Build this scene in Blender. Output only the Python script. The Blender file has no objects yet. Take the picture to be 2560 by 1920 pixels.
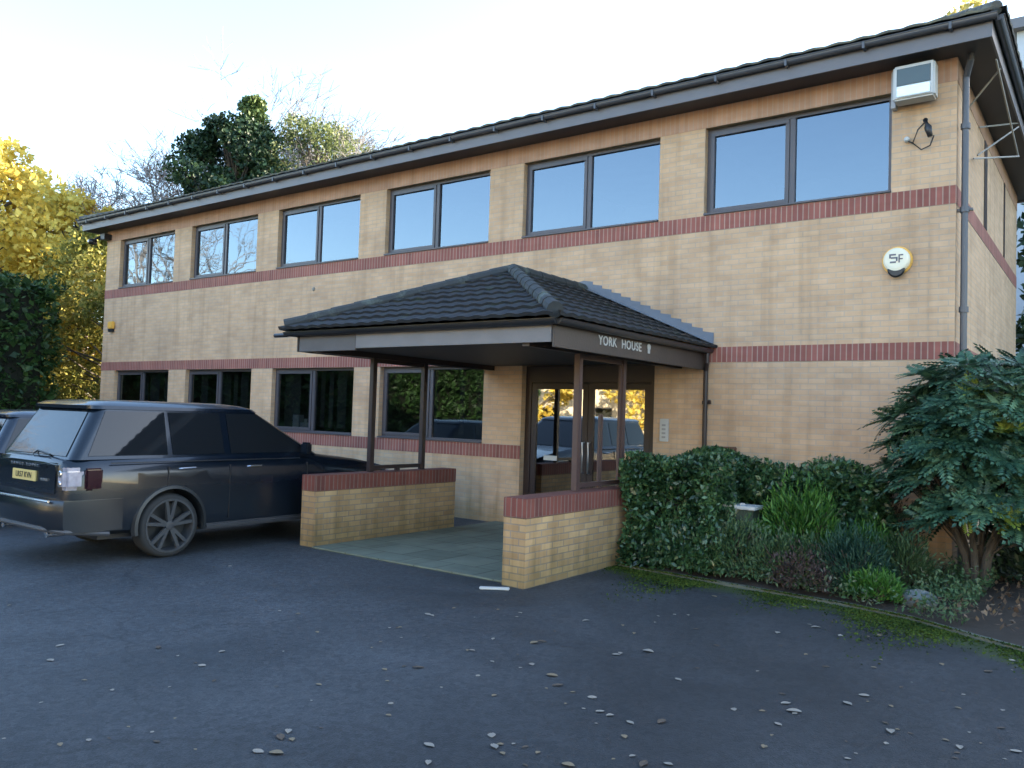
import bpy, bmesh, math, random
import numpy as np
from mathutils import Vector, Matrix
R = math.radians
random.seed(7); RNG = np.random.default_rng(7)
scene = bpy.context.scene

# ------------------------------------------------------------------ camera
YAW, PIT, ROL = -0.6341, 0.0380, 0.0314
fw = Vector((math.sin(YAW)*math.cos(PIT), math.cos(YAW)*math.cos(PIT), math.sin(PIT)))
r0 = Vector((math.cos(YAW), -math.sin(YAW), 0)); u0 = r0.cross(fw)
r2 = r0*math.cos(ROL)+u0*math.sin(ROL); u2 = -r0*math.sin(ROL)+u0*math.cos(ROL)
cd = bpy.data.cameras.new('camera'); cam = bpy.data.objects.new('camera', cd); scene.collection.objects.link(cam)
M = Matrix((( r2.x, u2.x, -fw.x, 21.507), (r2.y, u2.y, -fw.y, -11.404), (r2.z, u2.z, -fw.z, 1.85), (0,0,0,1)))
cam.matrix_world = M
cd.sensor_width = 36; cd.lens = 36*2064.9/2560; cd.clip_start = .05; cd.clip_end = 2000
scene.camera = cam
# ------------------------------------------------------------------ sky and sun
SUN_EL = 17; SUN_DIR = Vector((.55, .83, 0)).normalized()   # horizontal direction towards the sun
w = bpy.data.worlds.new('World'); scene.world = w; w.use_nodes = True
nt = w.node_tree; nt.nodes.clear()
sky = nt.nodes.new('ShaderNodeTexSky'); sky.sky_type = 'NISHITA'; sky.sun_disc = False
sky.sun_elevation = R(SUN_EL); sky.sun_rotation = math.atan2(SUN_DIR.x, SUN_DIR.y)
sky.air_density = 1.0; sky.dust_density = .8; sky.ozone_density = 1.6
bg = nt.nodes.new('ShaderNodeBackground'); bg.inputs[1].default_value = .13
out = nt.nodes.new('ShaderNodeOutputWorld')
nt.links.new(sky.outputs[0], bg.inputs[0]); nt.links.new(bg.outputs[0], out.inputs[0])
sl = bpy.data.lights.new('sun', 'SUN'); sl.energy = 5.0; sl.angle = R(.5); sl.color = (1, .86, .66)
so = bpy.data.objects.new('sun', sl); scene.collection.objects.link(so)
d = Vector((SUN_DIR.x*math.cos(R(SUN_EL)), SUN_DIR.y*math.cos(R(SUN_EL)), math.sin(R(SUN_EL))))
so.rotation_euler = d.to_track_quat('Z', 'Y').to_euler(); so.location = (30, 40, 30)
scene.view_settings.view_transform = 'Standard'; scene.view_settings.look = 'None'
scene.view_settings.exposure = 2.7; scene.view_settings.gamma = 1.0
scene.render.engine = 'CYCLES'

# ------------------------------------------------------------------ helpers
class MB:
    def __init__(s): s.v = []; s.f = []; s.uv = []
    def face(s, pts, uv=None):
        n = len(s.v); s.v += [tuple(p) for p in pts]; s.f.append(tuple(range(n, n+len(pts))))
        if uv is None:
            a, b, c = Vector(pts[0]), Vector(pts[1]), Vector(pts[2]); nn = (b-a).cross(c-a)
            ax = max(range(3), key=lambda i: abs(nn[i]))
            uv = [((p[1], p[2]), (p[0], p[2]), (p[0], p[1]))[ax] for p in pts]
        s.uv.append(uv)
    def box(s, x0, x1, y0, y1, z0, z1):
        x0, x1 = min(x0, x1), max(x0, x1); y0, y1 = min(y0, y1), max(y0, y1); z0, z1 = min(z0, z1), max(z0, z1)
        s.face([(x0,y0,z0),(x1,y0,z0),(x1,y0,z1),(x0,y0,z1)]); s.face([(x1,y1,z0),(x0,y1,z0),(x0,y1,z1),(x1,y1,z1)])
        s.face([(x0,y1,z0),(x0,y0,z0),(x0,y0,z1),(x0,y1,z1)]); s.face([(x1,y0,z0),(x1,y1,z0),(x1,y1,z1),(x1,y0,z1)])
        s.face([(x0,y0,z1),(x1,y0,z1),(x1,y1,z1),(x0,y1,z1)]); s.face([(x0,y1,z0),(x1,y1,z0),(x1,y0,z0),(x0,y0,z0)])
        return s
    def loft(s, rings, cap=True, closed=True):
        n = len(rings[0]); base = len(s.v)
        for r_ in rings: s.v += [tuple(p) for p in r_]
        m = n if closed else n-1
        for i in range(len(rings)-1):
            for j in range(m):
                k = (j+1) % n
                s.f.append((base+i*n+j, base+i*n+k, base+(i+1)*n+k, base+(i+1)*n+j)); s.uv.append([(j/n, i), ((j+1)/n, i), ((j+1)/n, i+1), (j/n, i+1)])
        if cap:
            s.f.append(tuple(base+j for j in range(n))[::-1]); s.uv.append([(0,0)]*n)
            s.f.append(tuple(base+(len(rings)-1)*n+j for j in range(n))); s.uv.append([(0,0)]*n)
        return s
    def tube(s, pts, rad, n=8, cap=True):
        pts = [Vector(p) for p in pts]; rads = rad if isinstance(rad, (list, tuple)) else [rad]*len(pts)
        rings = []
        for i, p in enumerate(pts):
            t = (pts[min(i+1, len(pts)-1)]-pts[max(i-1, 0)])
            if t.length < 1e-9: t = Vector((0,0,1))
            t.normalize(); up = Vector((0,0,1)) if abs(t.z) < .9 else Vector((0,1,0))
            a = t.cross(up).normalized(); b = a.cross(t)
            rings.append([p+(a*math.cos(2*math.pi*k/n)+b*math.sin(2*math.pi*k/n))*rads[i] for k in range(n)])
        return s.loft(rings, cap)
    def lathe_x(s, prof, n=32, cx=0, cy=0, cz=0, cap=True):   # prof: (x, r)
        rings = [[(cx+x, cy+r_*math.cos(2*math.pi*k/n), cz+r_*math.sin(2*math.pi*k/n)) for k in range(n)] for x, r_ in prof]
        return s.loft(rings, cap)
    def lathe_y(s, prof, n=28, cx=0, cy=0, cz=0):
        rings = [[(cx+r_*math.cos(2*math.pi*k/n), cy+y, cz+r_*math.sin(2*math.pi*k/n)) for k in range(n)] for y, r_ in prof]
        return s.loft(rings, True)
    def mesh(s, name, mats, smooth=False):
        me = bpy.data.meshes.new(name); me.from_pydata(s.v, [], s.f)
        l = me.uv_layers.new(name='UVMap'); flat = [c for uv in s.uv for p in uv for c in p]
        l.data.foreach_set('uv', flat)
        for m in (mats if isinstance(mats, (list, tuple)) else [mats]): me.materials.append(m)
        if smooth: me.polygons.foreach_set('use_smooth', [True]*len(me.polygons))
        me.update(); return me
    def build(s, name, mat, parent=None, smooth=False, bevel=0):
        o = bpy.data.objects.new(name, s.mesh(name, mat, smooth)); scene.collection.objects.link(o)
        if parent: o.parent = parent
        if bevel:
            bm = bmesh.new(); bm.from_mesh(o.data); bmesh.ops.remove_doubles(bm, verts=bm.verts, dist=1e-5)
            bmesh.ops.bevel(bm, geom=[e for e in bm.edges if len(e.link_faces) == 2 and e.calc_face_angle(0) > .6], offset=bevel, segments=2, affect='EDGES')
            bm.to_mesh(o.data); bm.free()
        return o
def tag(o, label=None, cat=None, group=None, kind=None):
    if label: o['label'] = label
    if cat: o['category'] = cat
    if group: o['group'] = group
    if kind: o['kind'] = kind
    return o
def empty(name, loc=(0,0,0), rz=0):
    o = bpy.data.objects.new(name, None); scene.collection.objects.link(o); o.location = loc; o.rotation_euler.z = rz; return o
def weld(o, dist=1e-4, smooth_angle=None):
    bm = bmesh.new(); bm.from_mesh(o.data); bmesh.ops.remove_doubles(bm, verts=bm.verts, dist=dist)
    bmesh.ops.recalc_face_normals(bm, faces=bm.faces)
    if smooth_angle:
        for f in bm.faces: f.smooth = True
        for e in bm.edges: e.smooth = not (len(e.link_faces) == 2 and e.calc_face_angle(0) > smooth_angle)
    bm.to_mesh(o.data); bm.free(); return o
def text_obj(name, body, size, mat, parent, mtx, ext=.004, spacing=1.0, xs=1.0):
    cu = bpy.data.curves.new(name, 'FONT'); cu.body = body; cu.size = size; cu.extrude = ext; cu.align_x = 'CENTER'; cu.align_y = 'CENTER'; cu.space_character = spacing
    cu.offset = size*.012
    t = bpy.data.objects.new(name+'_curve', cu); scene.collection.objects.link(t)
    dg = bpy.context.evaluated_depsgraph_get(); dg.update()
    me = bpy.data.meshes.new_from_object(t.evaluated_get(dg)); bpy.data.objects.remove(t)
    me.transform(Matrix.Diagonal((xs, 1, 1, 1))); me.transform(mtx); me.materials.clear(); me.materials.append(mat)
    o = bpy.data.objects.new(name, me); scene.collection.objects.link(o); o.parent = parent; return o

# ------------------------------------------------------------------ materials
def newmat(name):
    m = bpy.data.materials.new(name); m.use_nodes = True; n = m.node_tree; b = n.nodes['Principled BSDF']; return m, n, b
def N(n, t, **k):
    x = n.nodes.new(t)
    for a, b in k.items():
        if hasattr(x, a): setattr(x, a, b)
        else: x.inputs[a].default_value = b
    return x
def simple(name, col, rough=.6, metal=0, var=.12, scale=6, bump=0, spec=.5, coat=0):
    m, n, b = newmat(name)
    b.inputs['Roughness'].default_value = rough; b.inputs['Metallic'].default_value = metal
    b.inputs['Specular IOR Level'].default_value = spec; b.inputs['Coat Weight'].default_value = coat; b.inputs['Coat Roughness'].default_value = .04
    tc = N(n, 'ShaderNodeTexCoord'); nz = N(n, 'ShaderNodeTexNoise'); nz.inputs['Scale'].default_value = scale; nz.inputs['Detail'].default_value = 5
    n.links.new(tc.outputs['Object'], nz.inputs['Vector'])
    mx = N(n, 'ShaderNodeMix', data_type='RGBA'); c = Vector(col)
    mx.inputs[6].default_value = (*(c*(1-var)), 1); mx.inputs[7].default_value = (*(c*(1+var)), 1)
    n.links.new(nz.outputs[0], mx.inputs[0]); n.links.new(mx.outputs[2], b.inputs['Base Color'])
    if bump:
        bp = N(n, 'ShaderNodeBump'); bp.inputs['Strength'].default_value = bump; bp.inputs['Distance'].default_value = .01
        n2 = N(n, 'ShaderNodeTexNoise'); n2.inputs['Scale'].default_value = scale*8; n.links.new(tc.outputs['Object'], n2.inputs['Vector'])
        n.links.new(n2.outputs[0], bp.inputs['Height']); n.links.new(bp.outputs[0], b.inputs['Normal'])
    return m
def brick(name, c1, c2, mortar, bw=.225, rh=.075, offset=.5, stain=.25, msize=.008):
    m, n, b = newmat(name); b.inputs['Roughness'].default_value = .88
    uv = N(n, 'ShaderNodeUVMap'); br = N(n, 'ShaderNodeTexBrick'); br.offset = offset
    br.inputs['Scale'].default_value = 1; br.inputs['Brick Width'].default_value = bw; br.inputs['Row Height'].default_value = rh
    br.inputs['Mortar Size'].default_value = msize; br.inputs['Mortar Smooth'].default_value = .15; br.inputs['Bias'].default_value = 0
    br.inputs['Color1'].default_value = (*c1, 1); br.inputs['Color2'].default_value = (*c2, 1); br.inputs['Mortar'].default_value = (*mortar, 1)
    n.links.new(uv.outputs[0], br.inputs['Vector'])
    nz = N(n, 'ShaderNodeTexNoise'); nz.inputs['Scale'].default_value = 1.1; nz.inputs['Detail'].default_value = 6; nz.inputs['Roughness'].default_value = .65
    n.links.new(uv.outputs[0], nz.inputs['Vector'])
    rp = N(n, 'ShaderNodeValToRGB'); rp.color_ramp.elements[0].position = .3; rp.color_ramp.elements[1].position = .75
    rp.color_ramp.elements[0].color = (1-stain, 1-stain*1.05, 1-stain*1.1, 1); rp.color_ramp.elements[1].color = (1.08, 1.06, 1.02, 1)
    n.links.new(nz.outputs[0], rp.inputs[0])
    # per-course streaks of slightly different batches
    mp = N(n, 'ShaderNodeMapping'); mp.inputs['Scale'].default_value = (1.7, 6.5, 1); n.links.new(uv.outputs[0], mp.inputs[0])
    n3 = N(n, 'ShaderNodeTexNoise'); n3.inputs['Scale'].default_value = 1.3; n3.inputs['Detail'].default_value = 3; n.links.new(mp.outputs[0], n3.inputs['Vector'])
    rp2 = N(n, 'ShaderNodeValToRGB'); rp2.color_ramp.elements[0].position = .35; rp2.color_ramp.elements[1].position = .65
    rp2.color_ramp.elements[0].color = (.95, .93, .90, 1); rp2.color_ramp.elements[1].color = (1.03, 1.03, 1.03, 1); n.links.new(n3.outputs[0], rp2.inputs[0])
    mu = N(n, 'ShaderNodeMix', data_type='RGBA', blend_type='MULTIPLY'); mu.inputs[0].default_value = 1
    n.links.new(br.outputs[0], mu.inputs[6]); n.links.new(rp.outputs[0], mu.inputs[7])
    mu2 = N(n, 'ShaderNodeMix', data_type='RGBA', blend_type='MULTIPLY'); mu2.inputs[0].default_value = 1
    n.links.new(mu.outputs[2], mu2.inputs[6]); n.links.new(rp2.outputs[0], mu2.inputs[7]); 
    ms = N(n, 'ShaderNodeMapping'); ms.inputs['Scale'].default_value = (5.5, .35, 1); n.links.new(uv.outputs[0], ms.inputs[0])
    n4 = N(n, 'ShaderNodeTexNoise'); n4.inputs['Scale'].default_value = 1; n4.inputs['Detail'].default_value = 5; n.links.new(ms.outputs[0], n4.inputs['Vector'])
    rs4 = N(n, 'ShaderNodeValToRGB'); rs4.color_ramp.elements[0].position = .34; rs4.color_ramp.elements[1].position = .5; rs4.color_ramp.elements[0].color = (.87,.86,.84,1); rs4.color_ramp.elements[1].color = (1,1,1,1); n.links.new(n4.outputs[0], rs4.inputs[0])
    mu3 = N(n, 'ShaderNodeMix', data_type='RGBA', blend_type='MULTIPLY'); mu3.inputs[0].default_value = 1; n.links.new(mu2.outputs[2], mu3.inputs[6]); n.links.new(rs4.outputs[0], mu3.inputs[7])
    sy = N(n, 'ShaderNodeSeparateXYZ'); n.links.new(uv.outputs[0], sy.inputs[0]); dz = N(n, 'ShaderNodeMath', operation='MULTIPLY_ADD'); dz.inputs[1].default_value = .9; n.links.new(n4.outputs[0], dz.inputs[0]); n.links.new(sy.outputs[1], dz.inputs[2])
    dr_ = N(n, 'ShaderNodeMapRange'); dr_.inputs[1].default_value = .55; dr_.inputs[2].default_value = .95; n.links.new(dz.outputs[0], dr_.inputs[0])
    md_ = N(n, 'ShaderNodeMix', data_type='RGBA'); n.links.new(dr_.outputs[0], md_.inputs[0]); md_.inputs[7].default_value = (1,1,1,1); md_.inputs[6].default_value = (.62,.64,.56,1)
    mu4 = N(n, 'ShaderNodeMix', data_type='RGBA', blend_type='MULTIPLY'); mu4.inputs[0].default_value = 1 if bw > .1 else 0; n.links.new(mu3.outputs[2], mu4.inputs[6]); n.links.new(md_.outputs[2], mu4.inputs[7])
    n.links.new(mu4.outputs[2], b.inputs['Base Color'])
    bp = N(n, 'ShaderNodeBump'); bp.inputs['Strength'].default_value = .5; bp.inputs['Distance'].default_value = .006; bp.invert = True
    n.links.new(br.outputs[1], bp.inputs['Height']); n.links.new(bp.outputs[0], b.inputs['Normal'])
    return m
def leafmat(name, cols, rough=.5, trans=.25, spec=.4, noise=1.2):
    m, n, b = newmat(name); b.inputs['Roughness'].default_value = rough; b.inputs['Specular IOR Level'].default_value = spec
    g = N(n, 'ShaderNodeNewGeometry'); tc = N(n, 'ShaderNodeTexCoord'); nz = N(n, 'ShaderNodeTexNoise'); nz.inputs['Scale'].default_value = noise; nz.inputs['Detail'].default_value = 3
    n.links.new(tc.outputs['Object'], nz.inputs['Vector'])
    ad = N(n, 'ShaderNodeMath', operation='MULTIPLY_ADD'); ad.inputs[1].default_value = .55; n.links.new(g.outputs['Random Per Island'], ad.inputs[0])
    m2 = N(n, 'ShaderNodeMath', operation='MULTIPLY_ADD'); m2.inputs[1].default_value = 1.6; m2.inputs[2].default_value = -.58
    n.links.new(nz.outputs[0], m2.inputs[0]); n.links.new(m2.outputs[0], ad.inputs[2])
    rp = N(n, 'ShaderNodeValToRGB'); e = rp.color_ramp.elements
    while len(e) < len(cols): e.new(.5)
    for i, c in enumerate(cols): e[i].position = i/(len(cols)-1); e[i].color = (*c, 1)
    n.links.new(ad.outputs[0], rp.inputs[0]); n.links.new(rp.outputs[0], b.inputs['Base Color'])
    if trans:
        tr = N(n, 'ShaderNodeBsdfTranslucent'); n.links.new(rp.outputs[0], tr.inputs[0]); mx = N(n, 'ShaderNodeMixShader'); mx.inputs[0].default_value = trans
        n.links.new(b.outputs[0], mx.inputs[1]); n.links.new(tr.outputs[0], mx.inputs[2]); n.links.new(mx.outputs[0], n.nodes['Material Output'].inputs[0])
    return m
def glassmat(name, tint, refl, inner=(.01,.012,.015), wav=0.0, alpha=.0):
    m, n, b = newmat(name); n.nodes.remove(b)
    gl = N(n, 'ShaderNodeBsdfGlossy'); gl.inputs['Roughness'].default_value = .015; gl.inputs['Color'].default_value = (*tint, 1)
    tr = N(n, 'ShaderNodeBsdfTransparent'); tr.inputs[0].default_value = (*inner, 1)
    lw = N(n, 'ShaderNodeLayerWeight'); lw.inputs[0].default_value = .5
    mr = N(n, 'ShaderNodeMapRange'); mr.inputs[3].default_value = refl; mr.inputs[4].default_value = min(1, refl+.55)
    pw = N(n, 'ShaderNodeMath', operation='POWER'); pw.inputs[1].default_value = 3; n.links.new(lw.outputs['Facing'], pw.inputs[0]); n.links.new(pw.outputs[0], mr.inputs[0])
    mx = N(n, 'ShaderNodeMixShader'); n.links.new(mr.outputs[0], mx.inputs[0]); n.links.new(tr.outputs[0], mx.inputs[1]); n.links.new(gl.outputs[0], mx.inputs[2])
    n.links.new(mx.outputs[0], n.nodes['Material Output'].inputs[0])
    if wav:
        tc = N(n, 'ShaderNodeTexCoord'); nz = N(n, 'ShaderNodeTexNoise'); nz.inputs['Scale'].default_value = 1.5; n.links.new(tc.outputs['Object'], nz.inputs['Vector'])
        bp = N(n, 'ShaderNodeBump'); bp.inputs['Strength'].default_value = wav; bp.inputs['Distance'].default_value = .02; n.links.new(nz.outputs[0], bp.inputs['Height']); n.links.new(bp.outputs[0], gl.inputs['Normal'])
    return m
BUFF = brick('buff_brick', (.65,.455,.295), (.585,.40,.255), (.515,.405,.305))
BUFF2 = brick('garden_wall_brick', (.58,.39,.20), (.44,.28,.14), (.33,.26,.19), stain=.35)
RED = brick('red_soldier_brick', (.34,.125,.10), (.25,.09,.075), (.40,.28,.23), bw=.075, rh=.24, offset=0, stain=.2)
RED3 = brick('red_coping_brick', (.25,.075,.055), (.18,.055,.045), (.24,.16,.13), bw=.075, rh=.6, offset=0, stain=.35)
ORANGE = brick('orange_head_brick', (.50,.31,.22), (.45,.27,.185), (.46,.34,.27), bw=.075, rh=.4, offset=0, stain=.2)
FRAME = simple('bronze_grey_frame', (.075,.068,.078), .42, .0, .1, 3)
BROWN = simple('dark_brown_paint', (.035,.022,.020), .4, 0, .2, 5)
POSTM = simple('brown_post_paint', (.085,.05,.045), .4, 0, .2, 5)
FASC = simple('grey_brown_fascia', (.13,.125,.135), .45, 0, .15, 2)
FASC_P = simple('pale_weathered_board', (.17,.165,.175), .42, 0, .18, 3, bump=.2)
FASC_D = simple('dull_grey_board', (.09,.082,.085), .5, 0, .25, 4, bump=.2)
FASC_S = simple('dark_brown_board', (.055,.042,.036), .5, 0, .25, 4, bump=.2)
SOFF = simple('soffit_board', (.06,.056,.058), .6, 0, .1, 2)
GUT = simple('black_gutter', (.022,.024,.03), .3, 0, .1, 4)
PIPE = simple('grey_black_downpipe', (.075,.078,.09), .35, 0, .1, 4)
LEAD = simple('lead_flashing', (.15,.17,.20), .6, .0, .2, 9, bump=.3)
def tilemat(name, base, moss, amt):
    m, n, b = newmat(name); b.inputs['Roughness'].default_value = .78
    tc = N(n, 'ShaderNodeTexCoord'); nz = N(n, 'ShaderNodeTexNoise'); nz.inputs['Scale'].default_value = 3.2; nz.inputs['Detail'].default_value = 8; nz.inputs['Roughness'].default_value = .7
    n.links.new(tc.outputs['Object'], nz.inputs['Vector']); rp = N(n, 'ShaderNodeValToRGB'); e = rp.color_ramp.elements
    e[0].position = amt; e[0].color = (*base, 1); e[1].position = amt+.14; e[1].color = (*moss, 1)
    n2 = N(n, 'ShaderNodeTexNoise'); n2.inputs['Scale'].default_value = 14; n2.inputs['Detail'].default_value = 4; n.links.new(tc.outputs['Object'], n2.inputs['Vector'])
    n.links.new(nz.outputs[0], rp.inputs[0]); mx = N(n, 'ShaderNodeMix', data_type='RGBA', blend_type='MULTIPLY'); mx.inputs[0].default_value = .7
    r2_ = N(n, 'ShaderNodeValToRGB'); r2_.color_ramp.elements[0].color = (.45,.45,.45,1); r2_.color_ramp.elements[1].color = (1.4,1.4,1.4,1); n.links.new(n2.outputs[0], r2_.inputs[0])
    n.links.new(rp.outputs[0], mx.inputs[6]); n.links.new(r2_.outputs[0], mx.inputs[7]); n.links.new(mx.outputs[2], b.inputs['Base Color'])
    bp = N(n, 'ShaderNodeBump'); bp.inputs['Strength'].default_value = .5; bp.inputs['Distance'].default_value = .01; n.links.new(n2.outputs[0], bp.inputs['Height']); n.links.new(bp.outputs[0], b.inputs['Normal'])
    return m
TILE = tilemat('dark_porch_tile', (.015,.016,.018), (.028,.038,.02), .56)
TILE2 = tilemat('lichened_roof_tile', (.075,.075,.07), (.16,.16,.12), .47)
RIDGE = tilemat('grey_ridge_tile', (.035,.04,.042), (.10,.12,.10), .52)
GLASS_U = glassmat('upper_window_glass', (.76,.88,1.0), .15, (.25,.28,.3), .07)
GLASS_L = glassmat('lower_window_glass', (.85,.92,.95), .10, (.25,.27,.28), .05)
GLASS_D = glassmat('door_glass', (1,1,1), .30, (.2,.2,.2), .04)
WHITE = simple('white_plastic', (.50,.51,.50), .4, 0, .06, 4)
BLACK = simple('black_plastic', (.02,.02,.022), .4, 0, .1, 4)
YELL = simple('yellow_plastic', (.75,.42,.08), .4, 0, .1, 4)
METAL = simple('brushed_metal', (.5,.5,.52), .35, .8, .05, 4)
INNER = simple('dim_interior', (.12,.12,.115), .9, 0, .2, 2)
STONE = simple('pale_stone', (.15,.17,.165), .8, 0, .3, 6, bump=.6)
KERB = simple('concrete_kerb', (.11,.12,.09), .85, 0, .3, 7, bump=.6)
BARK = simple('bark', (.075,.06,.045), .9, 0, .3, 8, bump=.8)
TWIG = simple('pale_twig_bark', (.19,.18,.18), .9, 0, .2, 8)
# asphalt with soft stains, a seam and moss near the kerb
def ground_mat():
    m, n, b = newmat('asphalt'); tc = N(n, 'ShaderNodeTexCoord'); L = n.links.new
    fine = N(n, 'ShaderNodeTexNoise'); fine.inputs['Scale'].default_value = 55; fine.inputs['Detail'].default_value = 6; fine.inputs['Roughness'].default_value = .75
    big = N(n, 'ShaderNodeTexNoise'); big.inputs['Scale'].default_value = .55; big.inputs['Detail'].default_value = 6; big.inputs['Roughness'].default_value = .62; big.inputs['Distortion'].default_value = .6
    vo = N(n, 'ShaderNodeTexVoronoi'); vo.inputs['Scale'].default_value = 120
    for x in (fine, big, vo): L(tc.outputs['Object'], x.inputs['Vector'])
    r1 = N(n, 'ShaderNodeValToRGB'); r1.color_ramp.elements[0].position = .28; r1.color_ramp.elements[1].position = .74
    r1.color_ramp.elements[0].color = (.013,.0155,.018,1); r1.color_ramp.elements[1].color = (.031,.035,.040,1); L(big.outputs[0], r1.inputs[0])
    r2_ = N(n, 'ShaderNodeValToRGB'); r2_.color_ramp.elements[0].position = .35; r2_.color_ramp.elements[1].position = .68; r2_.color_ramp.elements[0].color = (.6,.6,.6,1); r2_.color_ramp.elements[1].color = (1.45,1.42,1.4,1); L(fine.outputs[0], r2_.inputs[0])
    mu = N(n, 'ShaderNodeMix', data_type='RGBA', blend_type='MULTIPLY'); mu.inputs[0].default_value = 1; L(r1.outputs[0], mu.inputs[6]); L(r2_.outputs[0], mu.inputs[7])
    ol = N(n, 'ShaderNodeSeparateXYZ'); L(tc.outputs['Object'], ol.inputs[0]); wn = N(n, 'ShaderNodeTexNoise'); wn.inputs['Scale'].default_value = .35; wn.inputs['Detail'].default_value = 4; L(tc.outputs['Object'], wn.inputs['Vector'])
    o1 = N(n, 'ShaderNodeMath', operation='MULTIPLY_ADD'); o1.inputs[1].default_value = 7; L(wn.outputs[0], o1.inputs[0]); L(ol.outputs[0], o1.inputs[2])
    o2 = N(n, 'ShaderNodeMapRange'); o2.interpolation_type = 'SMOOTHSTEP'; o2.inputs[1].default_value = 23.0; o2.inputs[2].default_value = 17.0; o2.inputs[3].default_value = 1.0; o2.inputs[4].default_value = 2.2; L(o1.outputs[0], o2.inputs[0])  # lighter left side: older tarmac, plus brighter sky light put into the colour
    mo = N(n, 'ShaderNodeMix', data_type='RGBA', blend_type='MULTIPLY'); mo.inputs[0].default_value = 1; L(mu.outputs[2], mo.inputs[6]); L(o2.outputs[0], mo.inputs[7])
    # coarse aggregate speckle, a few hairline cracks and one long lay seam
    ag = N(n, 'ShaderNodeTexVoronoi'); ag.inputs['Scale'].default_value = 26; L(tc.outputs['Object'], ag.inputs['Vector'])
    ar = N(n, 'ShaderNodeValToRGB'); ar.color_ramp.elements[0].position = .0; ar.color_ramp.elements[1].position = 1; ar.color_ramp.elements[0].color = (.62,.62,.62,1); ar.color_ramp.elements[1].color = (1.7,1.68,1.62,1); L(ag.outputs['Color'], ar.inputs[0])
    ma = N(n, 'ShaderNodeMix', data_type='RGBA', blend_type='MULTIPLY'); ma.inputs[0].default_value = .7; L(mo.outputs[2], ma.inputs[6]); L(ar.outputs[0], ma.inputs[7])
    wp_ = N(n, 'ShaderNodeTexNoise'); wp_.inputs['Scale'].default_value = 1.3; wp_.inputs['Detail'].default_value = 5; L(tc.outputs['Object'], wp_.inputs['Vector'])
    wv_ = N(n, 'ShaderNodeVectorMath', operation='MULTIPLY_ADD'); wv_.inputs[1].default_value = (.8,.8,.8); L(wp_.outputs['Color'], wv_.inputs[0]); L(tc.outputs['Object'], wv_.inputs[2])
    ck = N(n, 'ShaderNodeTexVoronoi', feature='DISTANCE_TO_EDGE'); ck.inputs['Scale'].default_value = .22; L(wv_.outputs[0], ck.inputs['Vector'])
    cr = N(n, 'ShaderNodeMapRange'); cr.inputs[1].default_value = .0; cr.inputs[2].default_value = .006; cr.inputs[3].default_value = .72; cr.inputs[4].default_value = 1; L(ck.outputs['Distance'], cr.inputs[0])
    mk = N(n, 'ShaderNodeMix', data_type='RGBA', blend_type='MULTIPLY'); mk.inputs[0].default_value = 1; L(ma.outputs[2], mk.inputs[6]); L(cr.outputs[0], mk.inputs[7])
    # moss: strongest against the bed kerb (y from -2.2 outwards), x from 15.5 onwards
    sx = N(n, 'ShaderNodeSeparateXYZ'); L(tc.outputs['Object'], sx.inputs[0])
    # kerb line: y = -2.2 -.07*(x-16.6) ; for x>19.6 bends out
    k1 = N(n, 'ShaderNodeMath', operation='MULTIPLY_ADD'); k1.inputs[1].default_value = .09; k1.inputs[2].default_value = 2.2-.09*16.6; L(sx.outputs[0], k1.inputs[0])
    bend = N(n, 'ShaderNodeMath', operation='SUBTRACT'); bend.inputs[1].default_value = 19.3; L(sx.outputs[0], bend.inputs[0])
    bm_ = N(n, 'ShaderNodeMath', operation='MAXIMUM'); bm_.inputs[1].default_value = 0; L(bend.outputs[0], bm_.inputs[0])
    bs = N(n, 'ShaderNodeMath', operation='MULTIPLY_ADD'); bs.inputs[1].default_value = .42; L(bm_.outputs[0], bs.inputs[0]); L(k1.outputs[0], bs.inputs[2])
    dd = N(n, 'ShaderNodeMath', operation='ADD'); L(bs.outputs[0], dd.inputs[0]); L(sx.outputs[1], dd.inputs[1])   # >0 inside bed side, negative out on the tarmac
    mr = N(n, 'ShaderNodeMapRange'); mr.inputs[1].default_value = -.75; mr.inputs[2].default_value = -.02; L(dd.outputs[0], mr.inputs[0])
    mxr = N(n, 'ShaderNodeMapRange'); mxr.inputs[1].default_value = 14.6; mxr.inputs[2].default_value = 16.6; L(sx.outputs[0], mxr.inputs[0])
    mn = N(n, 'ShaderNodeTexNoise'); mn.inputs['Scale'].default_value = 3; mn.inputs['Detail'].default_value = 7; mn.inputs['Roughness'].default_value = .7; L(tc.outputs['Object'], mn.inputs['Vector'])
    p1 = N(n, 'ShaderNodeMath', operation='MULTIPLY'); L(mr.outputs[0], p1.inputs[0]); L(mxr.outputs[0], p1.inputs[1])
    p2 = N(n, 'ShaderNodeMath', operation='ADD'); L(p1.outputs[0], p2.inputs[0]); L(mn.outputs[0], p2.inputs[1])
    p3 = N(n, 'ShaderNodeMapRange'); p3.inputs[1].default_value = .85; p3.inputs[2].default_value = 1.25; L(p2.outputs[0], p3.inputs[0])
    mc = N(n, 'ShaderNodeValToRGB'); mc.color_ramp.elements[0].color = (.022,.032,.014,1); mc.color_ramp.elements[1].color = (.06,.085,.018,1); L(fine.outputs[0], mc.inputs[0])
    fm = N(n, 'ShaderNodeMix', data_type='RGBA'); L(p3.outputs[0], fm.inputs[0]); L(mk.outputs[2], fm.inputs[6]); L(mc.outputs[0], fm.inputs[7])
    L(fm.outputs[2], b.inputs['Base Color'])
    rr = N(n, 'ShaderNodeMapRange'); rr.inputs[3].default_value = .55; rr.inputs[4].default_value = .85; L(big.outputs[0], rr.inputs[0]); L(rr.outputs[0], b.inputs['Roughness'])
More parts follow.
